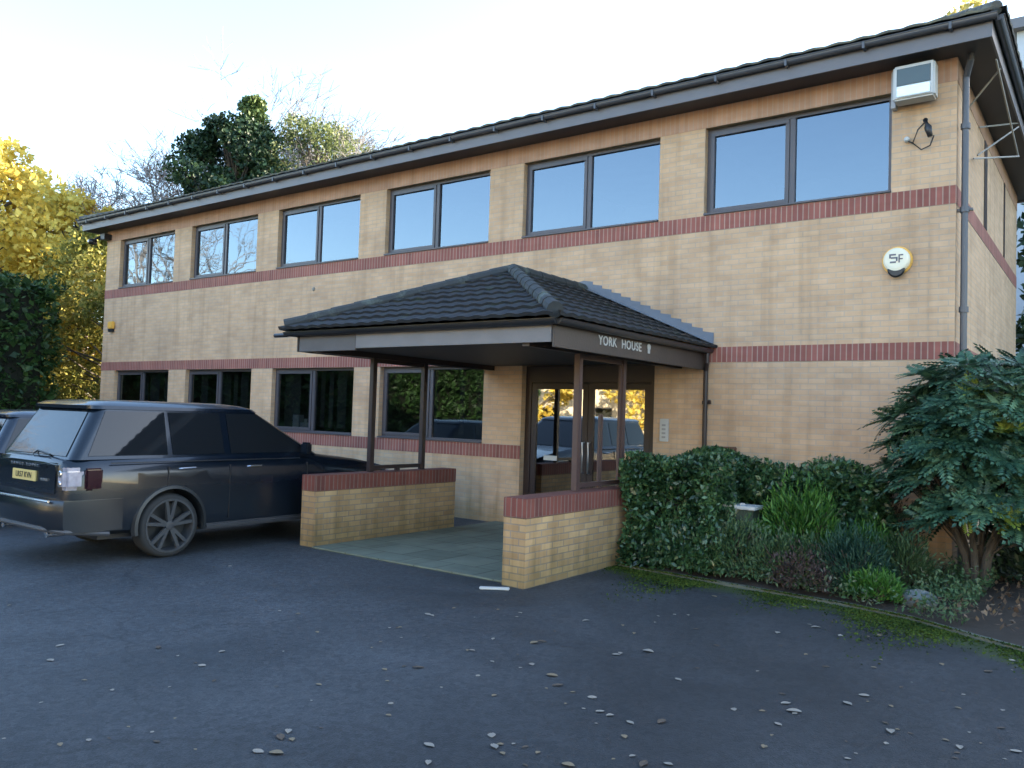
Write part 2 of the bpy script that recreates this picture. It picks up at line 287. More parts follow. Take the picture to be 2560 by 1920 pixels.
    bp = N(n, 'ShaderNodeBump'); bp.inputs['Strength'].default_value = .7; bp.inputs['Distance'].default_value = .006; L(vo.outputs[0], bp.inputs['Height']); L(bp.outputs[0], b.inputs['Normal'])
    return m
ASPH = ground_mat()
SOIL = simple('soil', (.045,.032,.022), .95, 0, .4, 12, bump=1)
PAVE = brick('paving_slab', (.36,.40,.36), (.29,.33,.30), (.15,.17,.14), bw=.6, rh=.6, offset=.5, stain=.35, msize=.008)

# ------------------------------------------------------------------ ground
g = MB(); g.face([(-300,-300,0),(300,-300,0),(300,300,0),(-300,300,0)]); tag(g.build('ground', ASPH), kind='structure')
pv = MB(); pv.box(12.86, 16.13, -4.02, .02, -.05, .024); tag(pv.build('path', PAVE), kind='structure')
lane = MB()
# planting bed: outline kerb
KX = [(16.46,-2.16),(17.3,-2.27),(18.3,-2.37),(19.3,-2.46),(19.9,-2.62),(20.5,-2.98),(21.2,-3.35),(22.5,-3.9),(25,-4.8)]
bed = MB(); gx = 90
def kerb_y(x):
    for (a, b), (c, d_) in zip(KX, KX[1:]):
        if a <= x <= c: return b+(d_-b)*(x-a)/(c-a)
    return KX[-1][1] if x > 20 else KX[0][1]
xs = np.linspace(16.42, 25, gx); pts = []
for x in xs:
    y0 = kerb_y(x)+.03; col = []
    for t in np.linspace(0, 1, 26):
        y = y0+(.0-y0)*t if x < 19.87 else y0+(6-y0)*t
        hgt = .004+.12*min(1, t*3.5)+.03*math.sin(x*5.1+y*3.3)*math.sin(y*6+x)+random.uniform(-.012,.012)
        col.append((x, y, max(.012, hgt)))
    pts.append(col)
for i in range(gx-1):
    for j in range(25): bed.face([pts[i][j], pts[i+1][j], pts[i+1][j+1], pts[i][j+1]])
bo = bed.build('soil_bed', SOIL); weld(bo, smooth_angle=2); tag(bo, kind='structure')
kb = MB(); n_ = len(KX)
def kerb_ring(p, q, nx):
    return [(p[0], p[1]-.012, -.05), (p[0], p[1]-.010, .034), (p[0], p[1]+.028, .040), (p[0], p[1]+.034, -.05)]
kb.loft([kerb_ring(p, None, 0) for p in KX]); tag(kb.build('kerb', KERB), kind='structure')

# ------------------------------------------------------------------ office building
P, WW = 3.309, 2.574
XL, XR, DEP = -.69, 19.87, 7.5
ZT = 6.50
bld = empty('office_building', (9.6, 0, 0))
tag(bld, 'two storey buff brick office block with red brick bands and a hipped roof', 'building')
OFF = Vector((-9.6, 0, 0))
def bb(mb, name, mat, parent=bld, smooth=False, bevel=0):      # build geometry given in world coordinates under the building
    mb.v = [(a-9.6, b, c) for a, b, c in mb.v]; return mb.build(name, mat, parent, smooth, bevel)
opens = [(i*P, i*P+WW, 4.89, 6.2) for i in range(6)] + [(i*P, i*P+WW, 1.344, 2.711) for i in range(4)] + [(13.33, 15.81, .02, 2.711)]
xsg = sorted({XL, XR, *[o[0] for o in opens], *[o[1] for o in opens]}); zsg = sorted({-.1, ZT, *[o[2] for o in opens], *[o[3] for o in opens]})
wm = MB()
for a, b in zip(xsg, xsg[1:]):
    for c, d_ in zip(zsg, zsg[1:]):
        mx_, mz = (a+b)/2, (c+d_)/2
        if any(o[0] < mx_ < o[1] and o[2] < mz < o[3] for o in opens): continue
        wm.face([(a,0,c),(b,0,c),(b,0,d_),(a,0,d_)])
RV = .24
for x0, x1, z0, z1 in opens:
    wm.face([(x0,0,z0),(x0,RV,z0),(x0,RV,z1),(x0,0,z1)]); wm.face([(x1,RV,z0),(x1,0,z0),(x1,0,z1),(x1,RV,z1)])
    wm.face([(x0,0,z1),(x0,RV,z1),(x1,RV,z1),(x1,0,z1)]); wm.face([(x0,0,z0),(x1,0,z0),(x1,RV,z0),(x0,RV,z0)])
bb(wm, 'front_wall', BUFF)
for nm, xx, sgn in (('end_wall', XR, 1), ('end_wall', XL, -1)):
    e = MB(); e.face([(xx,0,-.1),(xx,DEP,-.1),(xx,DEP,ZT),(xx,0,ZT)][::sgn]); bb(e, nm, BUFF)
e = MB(); e.face([(XR,DEP,-.1),(XL,DEP,-.1),(XL,DEP,ZT),(XR,DEP,ZT)]); bb(e, 'rear_wall', BUFF)
# red soldier bands, 6 mm proud, each with its own course alignment
def band(x0, x1, z0, z1, mat, name='brick_band'):
    b_ = MB(); b_.box(x0, x1, -.006, .02, z0, z1)
    b_.uv = [[(p[0], p[1]-z0+.004) for p in f] for f in b_.uv]; return bb(b_, name, mat)
band(XL-.004, 13.33, 1.344-.232, 1.342, RED, 'sill_band'); band(XL-.004, XR+.004, 2.713, 2.936, RED, 'head_band')
band(XL-.004, XR+.004, 4.655, 4.888, RED, 'sill_band'); band(XL-.004, XR+.004, 6.203, ZT, ORANGE, 'head_band')
# the same bands turning onto the right end wall
for z0, z1, mt in ((4.655, 4.888, RED), (2.713, 2.936, RED), (6.203, ZT, ORANGE)):
    b_ = MB(); b_.box(XR-.01, XR+.006, .004, DEP, z0, z1); b_.uv = [[(p[0], p[1]-z0+.004) for p in f] for f in b_.uv]; bb(b_, 'end_band', mt)
# recessed brown movement joints and long windows of the end wall
for y0, y1 in ((2.6, 2.9), (5.2, 5.35)):
    b_ = MB(); b_.box(XR-.01, XR+.012, y0, y1, 4.89, 6.2); bb(b_, 'end_panel', BROWN)
# windows
def window(x0, x1, z0, z1, glass, upper):
    fy = .10; f = MB(); t = .055
    f.box(x0, x1, fy, fy+.07, z0, z0+t); f.box(x0, x1, fy, fy+.07, z1-t, z1); f.box(x0, x0+t, fy, fy+.07, z0+t, z1-t); f.box(x1-t, x1, fy, fy+.07, z0+t, z1-t)
    xm = x0+(x1-x0)*.49; f.box(xm-.04, xm+.04, fy-.002, fy+.072, z0+t, z1-t)
    fr = bb(f, 'window', FRAME, bevel=.004)
    s = MB(); s2 = .055; a, b = x0+t+.004, xm-.044; c, d_ = z0+t+.004, z1-t-.004
    s.box(a, b, fy-.016, fy+.04, c, c+s2); s.box(a, b, fy-.016, fy+.04, d_-s2, d_); s.box(a, a+s2, fy-.016, fy+.04, c+s2, d_-s2); s.box(b-s2, b, fy-.016, fy+.04, c+s2, d_-s2)
    bb(s, 'sash', FRAME, bevel=.004).parent = fr
    g1 = MB(); g1.face([(a+s2,fy+.02,c+s2),(b-s2,fy+.02,c+s2),(b-s2,fy+.02,d_-s2),(a+s2,fy+.02,d_-s2)]); bb(g1, 'pane', glass).parent = fr
    tl = random.uniform(-.006,.006)
    g2 = MB(); g2.face([(xm+.04,fy+.03+tl,z0+t),(x1-t,fy+.03-tl,z0+t),(x1-t,fy+.03-tl,z1-t),(xm+.04,fy+.03+tl,z1-t)]); bb(g2, 'pane', glass).parent = fr
    sl_ = MB(); sl_.box(x0+.004, x1-.004, -.03, fy-.003, z0+.001, z0+.028); bb(sl_, 'window_sill', FRAME, bevel=.003).parent = fr
    # vertical blind slats hanging inside
    bl = MB(); n = 0 if upper else int((x1-x0)/.13); top = z1-.08; bot = z0+.12
    for k in range(n):
        xx = x0+.1+k*(x1-x0-.2)/(n-1); an = .6
        if not upper and random.random() < .55: continue
        bl.face([(xx-.045*math.cos(an),.34-.045*math.sin(an),bot),(xx+.045*math.cos(an),.34+.045*math.sin(an),bot),(xx+.045*math.cos(an),.34+.045*math.sin(an),top),(xx-.045*math.cos(an),.34-.045*math.sin(an),top)])
    if bl.f: bb(bl, 'blind', INNER if not upper else simple('pale_blind', (.16,.16,.17), .8)).parent = fr
for i in range(6): window(i*P, i*P+WW, 4.892, 6.2, GLASS_U, True)
for i in range(4): window(i*P, i*P+WW, 1.346, 2.711, GLASS_L, False)
# interior shell so the glass looks into rooms
it = MB()
it.face([(XL+.05,4.2,0),(XR-.05,4.2,0),(XR-.05,4.2,6.4),(XL+.05,4.2,6.4)]); it.box(XL+.05, XR-.05, .3, 4.2, 3.0, 3.4); it.face([(XL+.05,.3,.03),(XR-.05,.3,.03),(XR-.05,4.2,.03),(XL+.05,4.2,.03)])
it.face([(XL+.05,.3,6.4),(XR-.05,.3,6.4),(XR-.05,4.2,6.4),(XL+.05,4.2,6.4)])
for i in range(1, 6): it.box(i*P-.42, i*P-.36, .3, 4.2, .03, 6.4)
bb(it, 'interior', INNER)
# desk clutter seen through the third ground floor window
k_ = MB(); k_.box(7.05, 7.25, .26, .4, 1.40, 1.72); k_.box(7.3, 7.62, .26, .42, 1.40, 1.56); k_.tube([(7.42,.33,1.56),(7.42,.33,1.64)], .05); bb(k_, 'windowsill_clutter', WHITE)
# entrance doors
dr = MB(); fy = .12; X0, X1, ZD = 13.33, 15.81, 2.70
dr.box(X0, X0+.12, fy, fy+.09, .03, ZD); dr.box(X1-.12, X1, fy, fy+.09, .03, ZD); dr.box(X0+.12, X1-.12, fy, fy+.09, 2.42, ZD); dr.box(X0+.12, X1-.12, fy, fy+.09, .025, .07)
door = bb(dr, 'entrance_doors', BROWN, bevel=.004)
mid = 14.57
for (a, b) in ((X0+.125, mid-.004), (mid+.004, X1-.125)):
    lf = MB(); st = .10; y0, y1 = fy+.012, fy+.062; zb, zt = .08, 2.41
    lf.box(a, a+st, y0, y1, zb, zt); lf.box(b-st, b, y0, y1, zb, zt); lf.box(a+st, b-st, y0, y1, zb, zb+.2); lf.box(a+st, b-st, y0, y1, zt-.1, zt)
    bb(lf, 'door_leaf', BROWN, bevel=.004).parent = door
    gp = MB(); gp.face([(a+st,fy+.035,zb+.2),(b-st,fy+.035,zb+.2),(b-st,fy+.035,zt-.1),(a+st,fy+.035,zt-.1)]); bb(gp, 'pane', GLASS_D).parent = door
    hx = b-.05 if a < 14 else a+.05
    hd = MB(); hd.tube([(hx,fy+.01,.95),(hx,fy-.05,.95),(hx,fy-.05,1.45),(hx,fy+.01,1.45)], .014, 8); bb(hd, 'door_handle', METAL, smooth=True).parent = door
lp = MB(); lp.box(13.72, 13.98, fy+.024, fy+.034, 1.12, 1.2); bb(lp, 'letter_plate', WHITE).parent = door

# main roof -----------------------------------------------------------
EX0, EX1, EY0, EY1, EZ = -1.22, 20.40, -.58, 8.08, 6.74
RY, RZ = 3.75, 8.42; RUN = RY-EY0; RX0, RX1 = EX0+RUN, EX1-RUN
def tiles(A, e, s, lo, hi, T, course, pan, amp, step, name, mat, parent, off):
    """pantile slope: A corner, e along the eave, s up the slope, lo(t) and hi(t) limits, T slope length"""
    mb = MB(); A = Vector(A); e = Vector(e).normalized(); s = Vector(s).normalized(); nrm = e.cross(s).normalized()
    if nrm.z < 0: nrm = -nrm
    nc = max(1, int(round(T/course)))
    for i in range(nc):
        t0 = T*i/nc - (.03 if i else .05); t1 = T*(i+1)/nc; l0, h0, l1, h1 = lo(max(t0,0)), hi(max(t0,0)), lo(t1), hi(t1)
        L = h0-l0; k = max(2, int(L/(pan/4))); jit = random.uniform(-.004, .004)
        a0 = [l0+L*j/k for j in range(k+1)]
        lowr, upr, base = [], [], []
        for a in a0:
            ph = 2*math.pi*a/pan; wv = amp*(.5+.5*math.cos(ph))**.7; wv += .003*math.sin(a*3.1+i*2)
            a1 = min(max(a, l1), h1)
            lowr.append(A+e*a+s*t0+nrm*(step+wv+jit)); upr.append(A+e*a1+s*t1+nrm*(wv*.8+.002)); base.append(A+e*a+s*t0+nrm*(step*.1+wv*.55-.004))
        b0 = len(mb.v)
        for arr in (base, lowr, upr): mb.v += [tuple(p-Vector(off)) for p in arr]
        m = k+1
        for j in range(k):
            mb.f.append((b0+j, b0+j+1, b0+m+j+1, b0+m+j)); mb.uv.append([(0,0)]*4)
            q = (b0+m+j, b0+m+j+1, b0+2*m+j+1, b0+2*m+j); mb.f.append(q); mb.uv.append([(0,0)]*4)
    o = mb.build(name, mat, parent); return o
sl_len = math.hypot(RUN, RZ-EZ); sv = Vector((0, RUN, RZ-EZ)); kk = RUN/sl_len
tiles((EX0,EY0,EZ), (1,0,0), sv, lambda t: t*kk, lambda t: (EX1-EX0)-t*kk, sl_len, .34, .30, .020, .022, 'roof', TILE2, bld, (9.6,0,0))
tiles((EX0,EY1,EZ), (1,0,0), (0,-RUN,RZ-EZ), lambda t: t*kk, lambda t: (EX1-EX0)-t*kk, sl_len, .34, .30, .020, .022, 'roof', TILE2, bld, (9.6,0,0))
tiles((EX1,EY0,EZ), (0,1,0), (-RUN,0,RZ-EZ), lambda t: t*kk, lambda t: (EY1-EY0)-t*kk, sl_len, .34, .30, .020, .022, 'roof', TILE2, bld, (9.6,0,0))
tiles((EX0,EY0,EZ), (0,1,0), (RUN,0,RZ-EZ), lambda t: t*kk, lambda t: (EY1-EY0)-t*kk, sl_len, .34, .30, .020, .022, 'roof', TILE2, bld, (9.6,0,0))
def ridge(pts_list, rad, mat, parent, off, seg=.42):
    mb = MB()
    for p, q in pts_list:
        p, q = Vector(p)-Vector(off), Vector(q)-Vector(off); L = (q-p).length; n = max(1, int(L/seg))
        for i in range(n):
            a = p.lerp(q, i/n); b = p.lerp(q, (i+1.04)/n); mb.tube([a, b], [rad*1.08, rad*.96], 10)
    return mb.build('ridge_tiles', mat, parent, smooth=False)
ridge([((RX0,RY,RZ),(RX1,RY,RZ)), ((EX1-.05,EY0+.05,EZ+.04),(RX1,RY,RZ)), ((EX0+.05,EY0+.05,EZ+.04),(RX0,RY,RZ)), ((EX1-.05,EY1-.05,EZ+.04),(RX1,RY,RZ)), ((EX0+.05,EY1-.05,EZ+.04),(RX0,RY,RZ))], .075, TILE2, bld, (9.6,0,0))
fx0, fx1, fy0, fy1 = EX0+.1, EX1-.1, EY0+.1, EY1-.1
f = MB(); FZ0, FZ1 = 6.47, 6.72
f.box(fx0, fx1, fy0, fy0+.025, FZ0, FZ1); f.box(fx1-.025, fx1, fy0+.025, fy1, FZ0, FZ1); f.box(fx0, fx0+.025, fy0+.025, fy1, FZ0, FZ1); f.box(fx0+.025, fx1-.025, fy1-.025, fy1, FZ0, FZ1)
bb(f, 'fascia', FASC)
s = MB(); s.box(fx0+.026, fx1-.026, fy0+.026, fy1-.026, 6.502, 6.52); bb(s, 'soffit', SOFF)
gt = MB()
def gutter(p, q, mb, r_=.055):
    p, q = Vector(p), Vector(q); t = (q-p).normalized(); a = t.cross(Vector((0,0,1)))
    prof = [(math.cos(th)*r_, math.sin(th)*r_) for th in [math.pi+math.pi*k/8 for k in range(9)]] + [(r_+.012, .0), (r_+.012, .008), (-r_-.012, .008), (-r_-.012, 0)]
    mb.loft([[pp+a*u_+Vector((0,0,v_)) for u_, v_ in prof] for pp in (p, q)])
gutter((fx0-.06,fy0-.06,6.70),(fx1+.06,fy0-.06,6.70), gt); gutter((fx1+.06,fy0,6.70),(fx1+.06,fy1,6.70), gt); gutter((fx0-.06,fy1,6.70),(fx0-.06,fy0,6.70), gt)
for i in range(22): gt.box(fx0+.4+i*.98, fx0+.43+i*.98, fy0-.125, fy0-.001, 6.62, 6.70)
bb(gt, 'gutter', PIPE)
dp = MB(); px, py = 19.955, .10
dp.tube([(20.02,-.02,6.50),(20.02,-.02,6.42),(px,py,6.25),(px,py,.05)], .040, 12)
for z in (5.6, 4.55, 3.3, 2.0, .8): dp.tube([(px,py,z),(px,py,z+.07)], .056, 12)
dp.box(px-.09, px+.09, py-.02, py+.05, 4.57, 4.60)
bb(dp, 'downpipe', PIPE, smooth=False)
for p, q in (((19.88,.85,6.12),(20.28,.55,6.46)), ((19.88,1.95,6.2),(20.28,2.9,6.48)), ((19.88,1.8,5.75),(20.28,2.9,6.42)), ((19.9,1.25,5.55),(20.28,3.0,6.0)), ((20.27,.2,6.45),(20.27,3.0,6.02))):
    st_ = MB(); st_.tube([p, q], .013, 6); bb(st_, 'eaves_stay', simple('weathered_stay', (.30,.30,.28), .6))

# ------------------------------------------------------------------ entrance porch
por = empty('entrance_porch', (14.51, -2.1, 0)); PO = Vector((14.51,-2.1,0))
tag(por, 'entrance porch with a dark tiled hipped roof, sign fascia and slim brown posts', 'porch')
def pb(mb, name, mat, parent=None, smooth=False, bevel=0):
    mb.v = [(a-14.51, b+2.1, c) for a, b, c in mb.v]; return mb.build(name, mat, parent or por, smooth, bevel)
PX0, PX1, PY, PZ = 12.27, 16.75, -4.2, 2.93; APX = (14.51,-1.96,3.90)
hw = 14.51-PX0; rise = APX[2]-PZ; SL = math.hypot(hw, rise); kp = hw/SL
tiles((PX0,PY,PZ), (1,0,0), (0,hw,rise), lambda t: t*kp, lambda t: (PX1-PX0)-t*kp, SL, .27, .23, .022, .03, 'porch_roof', TILE, por, PO)
tiles((PX1,PY,PZ), (0,1,0), (-hw,0,rise), lambda t: t*kp, lambda t: -PY-.01, SL, .27, .23, .022, .03, 'porch_roof', TILE, por, PO)
tiles((PX0,PY,PZ), (0,1,0), (hw,0,rise), lambda t: t*kp, lambda t: -PY-.01, SL, .27, .23, .022, .03, 'porch_roof', TILE, por, PO)
ridge([((PX1-.03,PY+.03,PZ+.05),(APX[0],APX[1],APX[2]+.03)), ((PX0+.03,PY+.03,PZ+.05),(APX[0],APX[1],APX[2]+.03)), ((APX[0],APX[1],APX[2]+.03),(APX[0],-.02,APX[2]+.03))], .085, RIDGE, por, PO, .3)
# stepped lead flashing on the wall over the right and left slopes
fl = MB()
for sg in (1, -1):
    n = 13
    for i in range(n):
        a, b = i/n, (i+1)/n; xa, xb = 14.51+sg*hw*a, 14.51+sg*hw*b; za, zb = APX[2]-rise*a, APX[2]-rise*b
        top = za+.17
        q = [(xa,-.012,za+.02),(xb,-.012,zb+.02),(xb,-.012,top-.03),(xa,-.012,top)]
        fl.face(q if sg > 0 else q[::-1])
        q = [(xa,-.012,za+.06),(xb,-.012,zb+.06),(xb,-.13,zb+.055),(xa,-.13,za+.055)]; fl.face(q if sg < 0 else q[::-1])
pb(fl, 'flashing', LEAD)
# fascias
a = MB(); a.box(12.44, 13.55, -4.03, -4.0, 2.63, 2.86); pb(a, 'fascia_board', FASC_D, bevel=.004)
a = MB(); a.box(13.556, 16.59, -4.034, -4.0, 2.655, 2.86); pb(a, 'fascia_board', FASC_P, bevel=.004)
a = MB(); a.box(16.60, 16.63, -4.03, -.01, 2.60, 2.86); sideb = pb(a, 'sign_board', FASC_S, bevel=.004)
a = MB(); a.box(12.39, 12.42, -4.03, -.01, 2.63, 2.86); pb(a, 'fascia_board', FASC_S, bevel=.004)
a = MB(); a.box(12.43, 16.59, -3.99, -.02, 2.70, 2.72); pb(a, 'ceiling', SOFF)
a = MB(); gutter((12.24,-4.10,2.89),(16.70,-4.10,2.89), a); gutter((16.70,-4.10,2.89),(16.70,-.02,2.89), a); gutter((12.33,-.02,2.89),(12.33,-4.10,2.89), a)
a.tube([(12.27,-4.1,2.86),(12.0,-4.1,2.86)], .03, 8); pb(a, 'gutter', GUT)
# downpipe at the wall
a = MB(); a.tube([(16.70,-.12,2.84),(16.70,-.12,2.70),(16.66,-.06,2.58),(16.66,-.06,.1)], .034, 10)
for z in (2.1, 1.2): a.tube([(16.66,-.06,z),(16.66,-.06,z+.05)], .046, 10)
a.tube([(16.66,-.06,2.12),(16.74,-.05,2.14)], .03, 8)
pb(a, 'downpipe', BROWN)
# sign lettering on the right fascia
LT = simple('letter_white', (.42,.42,.41), .4)
mt = Matrix.Translation(Vector((16.634,-2.56,2.755))-PO) @ Matrix(((0,0,1,0),(1,0,0,0),(0,1,0,0),(0,0,0,1)))
for wd_, yy_ in (('YORK', -2.895), ('HOUSE', -2.30)):
    mt = Matrix.Translation(Vector((16.634,yy_,2.755))-PO) @ Matrix(((0,0,1,0),(1,0,0,0),(0,1,0,0),(0,0,0,1)))
    text_obj('sign_lettering', wd_, .155, LT, sideb, mt, .006, 1.12, .97)
a = MB(); a.lathe_x([(0,.045),(.008,.045)], 20, 16.634, -1.84, 2.78); a.box(16.634, 16.642, -1.87, -1.81, 2.70, 2.745); pb(a, 'emblem', LT, sideb)
# posts and screens standing on the dwarf walls
for X in (12.70, 16.22):
    for Y in (-2.86, -1.76):
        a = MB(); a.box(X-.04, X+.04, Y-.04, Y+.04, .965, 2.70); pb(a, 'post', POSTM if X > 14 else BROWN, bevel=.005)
    a = MB(); m1 = POSTM if X > 14 else BROWN
    a.box(X-.022, X+.022, -2.819, -1.801, 1.0, 1.055); a.box(X-.022, X+.022, -2.819, -1.801, 2.56, 2.62)
    if X > 14:
        a.box(X-.015, X+.015, -2.819, -2.79, 1.055, 2.56); a.box(X-.015, X+.015, -1.83, -1.801, 1.055, 2.56)
        a.box(X-.012, X+.012, -2.34, -2.315, 1.055, 1.9); a.box(X-.012, X+.012, -2.28, -2.255, 1.055, 1.9)
    a.box(X-.03, X+.03, -2.33, -2.27, .965, 1.0)
    pb(a, 'screen_frame', m1)
    a = MB(); a.box(X-.05, X+.05, -3.98, -.02, 2.621, 2.70); pb(a, 'beam', BROWN)

# ------------------------------------------------------------------ dwarf walls
def dwarf(x0, x1, y0, y1, lab):
    r_ = empty('low_brick_wall', ((x0+x1)/2, (y0+y1)/2, 0)); cx, cy = (x0+x1)/2, (y0+y1)/2
    a = MB(); a.box(x0, x1, y0, y1, -.05, .745); a.v = [(p[0]-cx, p[1]-cy, p[2]) for p in a.v]; a.build('brickwork', BUFF2, r_, bevel=.004)
    c = MB(); c.box(x0-.004, x1+.004, y0-.004, y1+.004, .746, .96); c.v = [(p[0]-cx, p[1]-cy, p[2]) for p in c.v]
    c.uv = [[(p[0], p[1]-.75 if .7 < p[1] < 1 else p[1]) for p in f_] for f_ in c.uv]; c.build('coping', RED3, r_, bevel=.006)
    tag(r_, lab, 'wall')
dwarf(12.56, 12.84, -3.98, -1.08, 'low brick wall with red coping beside the black estate vehicle')
dwarf(16.10, 16.40, -4.13, -1.3, 'low brick wall with red coping against the clipped hedge')

# ------------------------------------------------------------------ wall fittings
def fitting(name, lab, cat, loc): r_ = empty(name, loc); tag(r_, lab, cat); return r_
fl_ = fitting('floodlight', 'large white framed floodlight high on the wall by the right corner', 'floodlight', (19.43, -.02, 6.17))
a = MB(); a.box(-.24, .24, -.30, -.06, -.20, .24); bo = a.build('housing', WHITE, fl_, bevel=.02)
a = MB(); a.face([(-.19,-.305,-.02),(.19,-.305,-.02),(.19,-.305,.19),(-.19,-.305,.19)]); a.build('lens', glassmat('lamp_glass', (.6,.65,.6), .1, (.5,.5,.45)), fl_)
a = MB(); a.box(-.195, .195, -.303, -.28, -.025, .195); a.build('lamp_recess', simple('lamp_dark', (.09,.09,.08), .5), fl_)
a = MB(); a.box(-.19, .19, -.325, -.301, -.17, -.04); a.build('reflector', simple('bright_reflector', (.75,.8,.8), .25, .3), fl_, bevel=.008)
a = MB(); a.box(-.30, -.245, -.10, .02, -.22, .26); a.box(-.2, .2, -.06, .02, -.12, .14); a.build('bracket', simple('grey_bracket', (.35,.36,.38), .5), fl_, bevel=.004)
cc = fitting('wall_camera', 'small dark camera on an arm with dangling cables below the floodlight', 'camera', (19.52, -.02, 5.62))
a = MB(); a.tube([(.0,0,.12),(.02,-.12,.10),(.06,-.18,-.02),(.09,-.2,-.14)], [.02,.03,.045,.03], 10); a.build('camera_body', BLACK, cc, smooth=True)
a = MB(); a.tube([(.0,0,.12),(-.08,-.04,.02),(-.14,-.03,-.14),(-.04,-.03,-.24),(.06,-.02,-.2),(.1,-.02,-.08)], .009, 6); a.tube([(-.14,-.03,-.14),(-.2,-.03,-.10)], .01, 6); a.build('cable', BLACK, cc, smooth=True)
a = MB(); a.lathe_y([(-.06,.02),(-.04,.035),(0,.035)], 14, -.21, 0, -.08); a.build('junction_cap', WHITE, cc, smooth=True)
al = fitting('alarm_box', 'round white alarm box with a dark base high on the right of the wall', 'alarm', (19.21, -.01, 3.99))
a = MB(); a.lathe_y([(-.085,.11),(-.08,.14),(-.06,.158),(0,.16)], 32); a.build('alarm_case', simple('cream_plastic', (.78,.74,.58), .4), al, smooth=False)
a = MB(); a.lathe_y([(-.02,.178),(0,.185),(0,.185)], 32); a.build('rim', YELL, al)
a = MB(); a.lathe_y([(-.10,.085),(-.086,.105)], 24, 0, 0, -.12); a.v = [(p[0], p[1]+.02, p[2]*1.0) for p in a.v]; a.build('strobe', BLACK, al)
a = MB(); y = -.09
for (x0, x1, z0, z1) in ((-.08,.0,.055,.075),(-.08,-.06,.02,.055),(-.06,.02,.015,.035),(.0,.02,-.02,.015),(-.07,0.0,-.04,-.02),(.03,.085,.05,.066),(.035,.08,.0,.016),(.03,.046,-.04,.05)): a.box(x0, x1, y, -.08, z0, z1)
a.build('emblem', simple('dark_grey_print', (.12,.12,.15), .5), al)
a2 = fitting('alarm_box', 'small orange and black alarm box at the left end of the wall', 'alarm', (-.19, -.01, 3.85))
a = MB(); a.box(-.13, .13, -.08, 0, -.02, .17); a.build('alarm_case', YELL, a2, bevel=.02)
a = MB(); a.box(-.1, .1, -.078, 0, -.11, -.021); a.build('strobe', BLACK, a2, bevel=.015)
cv = fitting('corner_camera', 'black dome camera on a bracket at the left corner under the eaves', 'camera', (-.62, -.05, 6.18))
a = MB(); a.box(-.1, .16, -.16, .05, .06, .22); a.tube([(-.05,-.1,.2),(-.2,-.26,.05)], .03, 8); a.build('bracket', BLACK, cv, bevel=.01)
a = MB(); a.lathe_y([(-.1,.03),(-.08,.07),(0,.085),(.1,.08)], 16, -.24, -.28, 0); a.build('camera_body', simple('dark_gloss', (.02,.02,.02), .15), cv, smooth=True)
a = MB(); a.lathe_y([(-.015,.03),(0,.04)], 12, -.24, -.385, 0); a.build('lens', simple('pale_lens', (.6,.6,.62), .3), cv)
o = MB(); o.box(16.88, 17.13, -.10, 0, 1.30, 1.50); o = o.build('meter_box', simple('rust_brown_paint', (.14,.065,.04), .6, bump=.2), bevel=.01); tag(o, 'rusty brown meter box on the wall just above the hedge', 'box')
ic = fitting('entry_panel', 'white door entry panel on the brick beside the doors', 'panel', (16.0, -.005, 1.70))
a = MB(); a.box(-.07, .07, -.03, 0, -.17, .17); a.build('panel_case', WHITE, ic, bevel=.006)
BTN = simple('grey_button', (.3,.3,.3), .5)
for k in range(4): a = MB(); a.box(-.03, .03, -.036, -.03, -.12+k*.06, -.09+k*.06); a.build('button', BTN, ic)
o = MB(); o.lathe_y([(-.03,.03),(0,.045)], 12, 7.88, 0, 4.37); o = o.build('vent_cap', simple('dull_metal', (.25,.23,.2), .5)); tag(o, 'tiny round vent cap on the wall between the storeys', 'vent')
# small marker box with white lid in the bed
bx = empty('marker_box', (17.80, -1.52, 0)); tag(bx, 'grey green box with a flat white lid among the shrubs', 'box')
a = MB(); a.box(-.17, .17, -.13, .13, .0, .80); a.build('box_body', simple('grey_green_box', (.04,.055,.035), .7), bx, bevel=.01)
a = MB(); a.box(-.21, .21, -.16, .16, .802, .845); a.lathe_x([(-.03,.02),(.03,.02)], 10, 0, 0, .85); a.build('lid', WHITE, bx, bevel=.008)
o = MB(); o.box(-.16, .16, -.035, .035, 0, .022); o = o.build('plastic_strip', WHITE, bevel=.006); o.location = (16.18,-4.36,.004); o.rotation_euler.z = .6; tag(o, 'white plastic strip lying on the tarmac by the wall end', 'strip')

